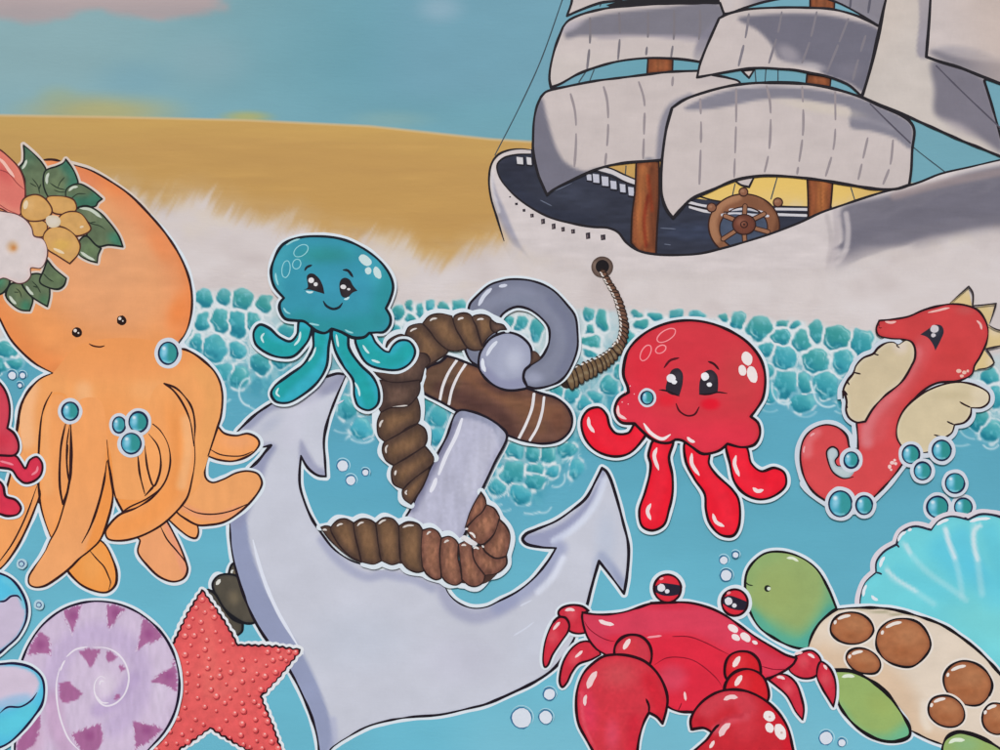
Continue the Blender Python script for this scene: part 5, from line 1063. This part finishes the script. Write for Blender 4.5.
pat = [Y2("240,232! 270,210 305,205! 292,250 285,280 272,318! 262,290 245,255"), Y2("400,205! 440,205 478,222! 450,240 430,270 412,300! 405,270 402,230"), Y2("535,248! 590,290 615,325! 570,345 540,360 512,382! 525,330 535,290"), Y2("655,410! 668,470 668,530! 625,510 590,500 565,492! 610,460 640,440"),
       Y2("610,672! 560,715 510,745! 505,690 500,640! 550,650 580,655"), Y2("100,395! 125,340 155,305! 185,330 190,390! 150,385 130,390"), Y2("380,650! 385,720 340,770 300,740 270,690! 300,680 340,660"), Y2("225,500! 260,495 310,535! 290,560 235,570! 225,540"), Y2("300,380! 340,368 375,375! 360,410 345,438! 325,410"), Y2("400,375! 425,385 440,400! 415,420! 400,400"),
       Y2("445,430! 465,430 468,445 455,455!"), Y2("430,560! 440,535 452,540 445,558!"), Y2("155,620! 130,640 70,710 60,760! 90,760 130,720 150,670")]
for t_ in pat: ops.append(('p', t_, 1.6, PU, .92, (4.5, math.atan2(sum(a[1] for a in t_)/len(t_)-690, sum(a[0] for a in t_)/len(t_)-100), 1.5, 9)))
for t_ in pat[:7]:
    cx = sum(a[0] for a in t_)/len(t_); cy = sum(a[1] for a in t_)/len(t_); ops.append(('b', cx+2, cy-2, 8, 8, (140, 66, 122), .5, .9))
p.fill(q, PL, ops+[('e', 3, (170, 140, 180), .4), ('n', 3, 12, .05)], h=1.4)
fr = []
for t_ in pat[:7]:
    s_ = smooth(t_, True, 2.2)
    for a in s_[::1]:
        L = random.uniform(2, 4.5); an_ = math.atan2(a[1]-690, a[0]-100)+random.uniform(-.5, .5)
        if random.random() < .35: fr.append([(a[0]-math.cos(an_)*L*.5, a[1]-math.sin(an_)*L*.5, False), (a[0]+math.cos(an_)*L*.5, a[1]+math.sin(an_)*L*.5, False)])
p.line(fr, 1.0, (214, 196, 218), taper=.2)
p.line([q], 2.3, (30, 22, 44), closed=True, var=.4)
p.line([Y2("300,750 262,710 235,650 218,580 214,500 226,440"), Y2("250,400 285,372 330,362"), Y2("350,364 400,366 440,385 472,425 485,480 468,540 432,575 395,582 368,560 355,520 362,488 380,472 396,480"), Y2("228,452 236,430 246,412"), Y2("358,540 385,570 410,572"), Y2("375,505 380,490 392,492")], 1.7, (230, 222, 232), taper=.3)
p.done()
# shiny blue and pink shell
bs = thing('conch_shell', 'glossy sky blue and pink shell cut off by the left edge, beside the lilac spiral', 'seashell', (5, 745))
u1 = Y2("-120,60 0,86 45,108 80,150 102,205 100,262 70,322 30,360 -20,398 -120,420"); u2 = Y2("-120,440 0,427 60,424 120,440 158,475 168,520 160,575 130,622 80,682 30,725 -20,745 -120,760")
p = Part(bs, 'white_border', mO); p.line([u1, u2], 8, HALO, closed=True, var=.1); p.done()
for q, ops, inl in ((u1, [('p', Y2("-150,210 0,195 50,168 85,180 98,230 75,310 0,375 -150,420"), 3, (206, 186, 208), .95), ('l', Y2("20,110 70,150 96,210"), 1, 4, (104, 196, 220), .8)], [Y2("-10,192 20,190 45,172 70,172 84,190")]),
                    (u2, [('p', Y2("-150,440 0,434 70,436 130,462 150,500 120,560 60,580 0,590 -150,600"), 4, (214, 192, 210), .95), ('l', Y2("0,585 60,565 100,560"), 2, 8, (140, 190, 226), .7), ('l', Y2("20,660 70,640 110,610"), 3, 14, (96, 208, 222), .6)], [Y2("0,612 30,588 80,586 120,562 142,532")])):
    p = Part(bs, 'valve', mSh); p.fill(q, (86, 190, 222), ops+[('e', 3, (70, 160, 200), .4), ('n', 20, 10, .03)]); p.line([q], 2.4, (30, 28, 60), closed=True, var=.35); p.line(inl, 2.0, (36, 30, 66), taper=.2)
    p.done()
# red jellyfish cut off by the left edge
rj = thing('jellyfish', 'crimson jellyfish mostly cut off by the left edge, touching the orange octopus', 'jellyfish', (2, 516))
b1 = Y3("-260,0 -120,0 0,88 42,150 66,235 66,325 52,396! 95,428 126,490 126,550 100,580 0,582 -260,580")
t1 = V3("-60,275 0,275 80,280 105,310 128,342 150,300 185,284 212,318 206,372 170,406 125,415 90,390 60,350 0,338 -60,330"); t2 = V3("-60,390 0,408 18,432 30,480 80,500 106,540 90,570 40,580 0,570 -60,560")
p = Part(rj, 'white_border', mO); p.line([b1, t1, t2], 7.5, HALO, closed=True, var=.1); p.done()
for q in (t1, t2):
    p = Part(rj, 'tentacle', mJ); p.fill(q, (214, 52, 78), [('e', 3, (176, 28, 56), .6), ('n', 5, 5, .06)]); p.line([q], 2.3, (44, 14, 26), closed=True, var=.3)
    if q is t1: p.line([V3("0,305 40,315 70,325"), V3("158,375 185,355 190,330")], 2, (236, 132, 148), taper=.2)
    p.done()
p = Part(rj, 'bell', mJ); p.fill(b1, (206, 66, 84), [('b', 2, 440, 16, 12, (210, 52, 72), .7, .9), ('e', 4, (172, 40, 62), .5), ('n', 10, 8, .05)]); p.line([b1], 2.4, (44, 14, 26), closed=True, var=.3); p.done()
# ------------------------------------------------------------------ bubbles
gO = 'teal bubbles on the orange octopus'; 
bubble(168.3, 353.2, 9.4, 11, 'large teal bubble at the right cheek of the orange octopus', gO, .9)
bubble(70.4, 411.2, 8.2, 9, 'single teal bubble low on the left of the orange octopus body', gO, .7, 4)
bubble(119.2, 424.8, 6.4, 8, 'smallest and palest bubble of the cluster of three on the octopus', gO, .1, 3.6)
bubble(138.4, 422, 9.2, 10, 'upper right bubble of the cluster of three on the octopus', gO, .9, 4)
bubble(131.4, 443.4, 9.8, 10.2, 'bottom bubble of the cluster of three on the octopus', gO, .8, 4)
bubble(647, 397.7, 6, 6.6, 'small teal bubble on the cheek of the smiling red jellyfish', 'teal bubbles', .6, 3)
bubble(850.6, 459.8, 7.2, 8, 'teal bubble inside the curl of the seahorse tail', gS, .5)
bubble(839.8, 503.6, 11.4, 12.8, 'largest teal bubble, under the bottom bend of the seahorse tail', gS, .4)
bubble(863.6, 505, 8.2, 9.2, 'teal bubble right of the largest one under the seahorse tail', gS, .5, 4)
bubble(941, 450.2, 9.4, 10, 'dark teal bubble at the lower tip of the seahorse right fin', gS, 1)
bubble(910.2, 454.2, 8.5, 9.2, 'teal bubble touching the seahorse body below its right fin', gS, 1, 4)
bubble(921.8, 470.8, 8.4, 8.8, 'lowest bubble of the three under the seahorse right fin', gS, .8, 4)
bubble(954.2, 483, 9.5, 9.8, 'lone teal bubble above the pair resting on the turquoise shell', gS, .6, 4)
# rim of the scallop painted over the pair
def tiny(x, y, r, label, group, ring=False):
    p = Part(None, 'small_bubble', mG, label=label, category='bubble', group=group)
    if ring:
        p.dots([(x, y, r+2.2)], (176, 206, 218)); p.dots([(x, y, r)], (60, 80, 130)); p.dots([(x-.2, y+.1, r*.66)], (170, 206, 220))
    else:
        p.dots([(x, y, r+.9, r+1.1)], (52, 110, 150)); p.dots([(x+.2, y+.3, r, r)], (214, 220, 230), .05)
        p.line([[(x+(r+2.1)*math.cos(t/8), y+(r+2.1)*math.sin(t/8), False) for t in range(-20, 6, 4)]], .9, (170, 210, 224), taper=.3)
    p.done()
g = 'small white bubbles left of the octopus neck'
tiny(12.2, 375.2, 3.8, 'largest white bubble of three in the nook left of the octopus neck', g); tiny(22.6, 375.2, 2.7, 'right white bubble of three in the nook left of the octopus neck', g); tiny(20, 385.2, 2, 'lowest, faintest bubble of three in the nook left of the octopus neck', g)
g = 'ring shaped bubbles above the shells'
tiny(22.2, 563.6, 3.2, 'tiny ring bubble between the two leftmost octopus tentacles', g, True); tiny(39.5, 604.6, 3, 'tiny ring bubble between the octopus tentacles and the lilac spiral shell', g, True)
g = 'small white bubbles between anchor and rope'
tiny(342.6, 465.6, 5.4, 'largest white bubble of three between anchor fluke and thick rope', g); tiny(350.6, 480.2, 4.6, 'lowest white bubble of three between anchor fluke and thick rope', g); tiny(365.3, 472.2, 3, 'smallest white bubble of three, nearest the thick rope', g)
g = 'white bubbles between anchor and crab'
tiny(549.2, 693.8, 5.6, 'top white bubble of three beneath the left crab leg', g); tiny(521.4, 717.6, 10, 'largest white bubble, under the anchor and left of the crab', g); tiny(545.4, 716.8, 6.4, 'middle sized white bubble next to the largest one by the crab', g)
g = 'small white bubbles above the crab'
tiny(723.6, 560, 3.8, 'middle white bubble of three above the right crab eye', g); tiny(735, 554.4, 2.8, 'smallest and highest white bubble above the right crab eye', g); tiny(725.8, 575, 5.4, 'largest white bubble of three, just above the right crab eye', g)
g = 'white bubbles under the turtle flipper'
tiny(825.9, 737.8, 6.4, 'white bubble between the crab claw and the turtle flipper, larger of two', g); tiny(841.6, 742.4, 3.6, 'tiny white bubble under the turtle flipper, smaller of two', g)
# ------------------------------------------------------------------ light, camera, render
w = bpy.data.worlds.new('World'); scene.world = w; w.use_nodes = True
nt = w.node_tree; bgn = nt.nodes['Background']
sky = nt.nodes.new('ShaderNodeTexSky'); sky.sky_type = 'NISHITA'; sky.sun_disc = False
SUN_EL, SUN_AZ = 38, 12      # the wall is lit softly from the front, a little from the left
sky.sun_elevation = math.radians(SUN_EL); sky.sun_rotation = math.radians(180+SUN_AZ)
sky.air_density = 1.0; sky.dust_density = 1.0
nt.links.new(sky.outputs[0], bgn.inputs['Color']); bgn.inputs['Strength'].default_value = .08
sd = bpy.data.lights.new('sun', 'SUN'); sd.energy = 1.5; sd.angle = math.radians(12); sd.color = (1.0, .97, .93)
so = bpy.data.objects.new('sun', sd); COL.objects.link(so)
el, az = math.radians(SUN_EL), math.radians(SUN_AZ)
dirv = Vector((-math.sin(az)*math.cos(el), -math.cos(az)*math.cos(el), math.sin(el)))
so.rotation_euler = dirv.to_track_quat('Z', 'Y').to_euler()
cd = bpy.data.cameras.new('camera'); cam = bpy.data.objects.new('camera', cd); COL.objects.link(cam)
D = 3.0; cam.location = (0, -D, 0); cam.rotation_euler = (math.radians(90), 0, 0)
cd.sensor_width = 36; cd.lens = 36*D/2.0; cd.clip_end = 100; cd.clip_start = .05
scene.camera = cam
scene.render.resolution_x = 1024; scene.render.resolution_y = 768
scene.view_settings.view_transform = 'Standard'; scene.view_settings.look = 'None'
scene.view_settings.exposure = EXPO; scene.view_settings.gamma = 1
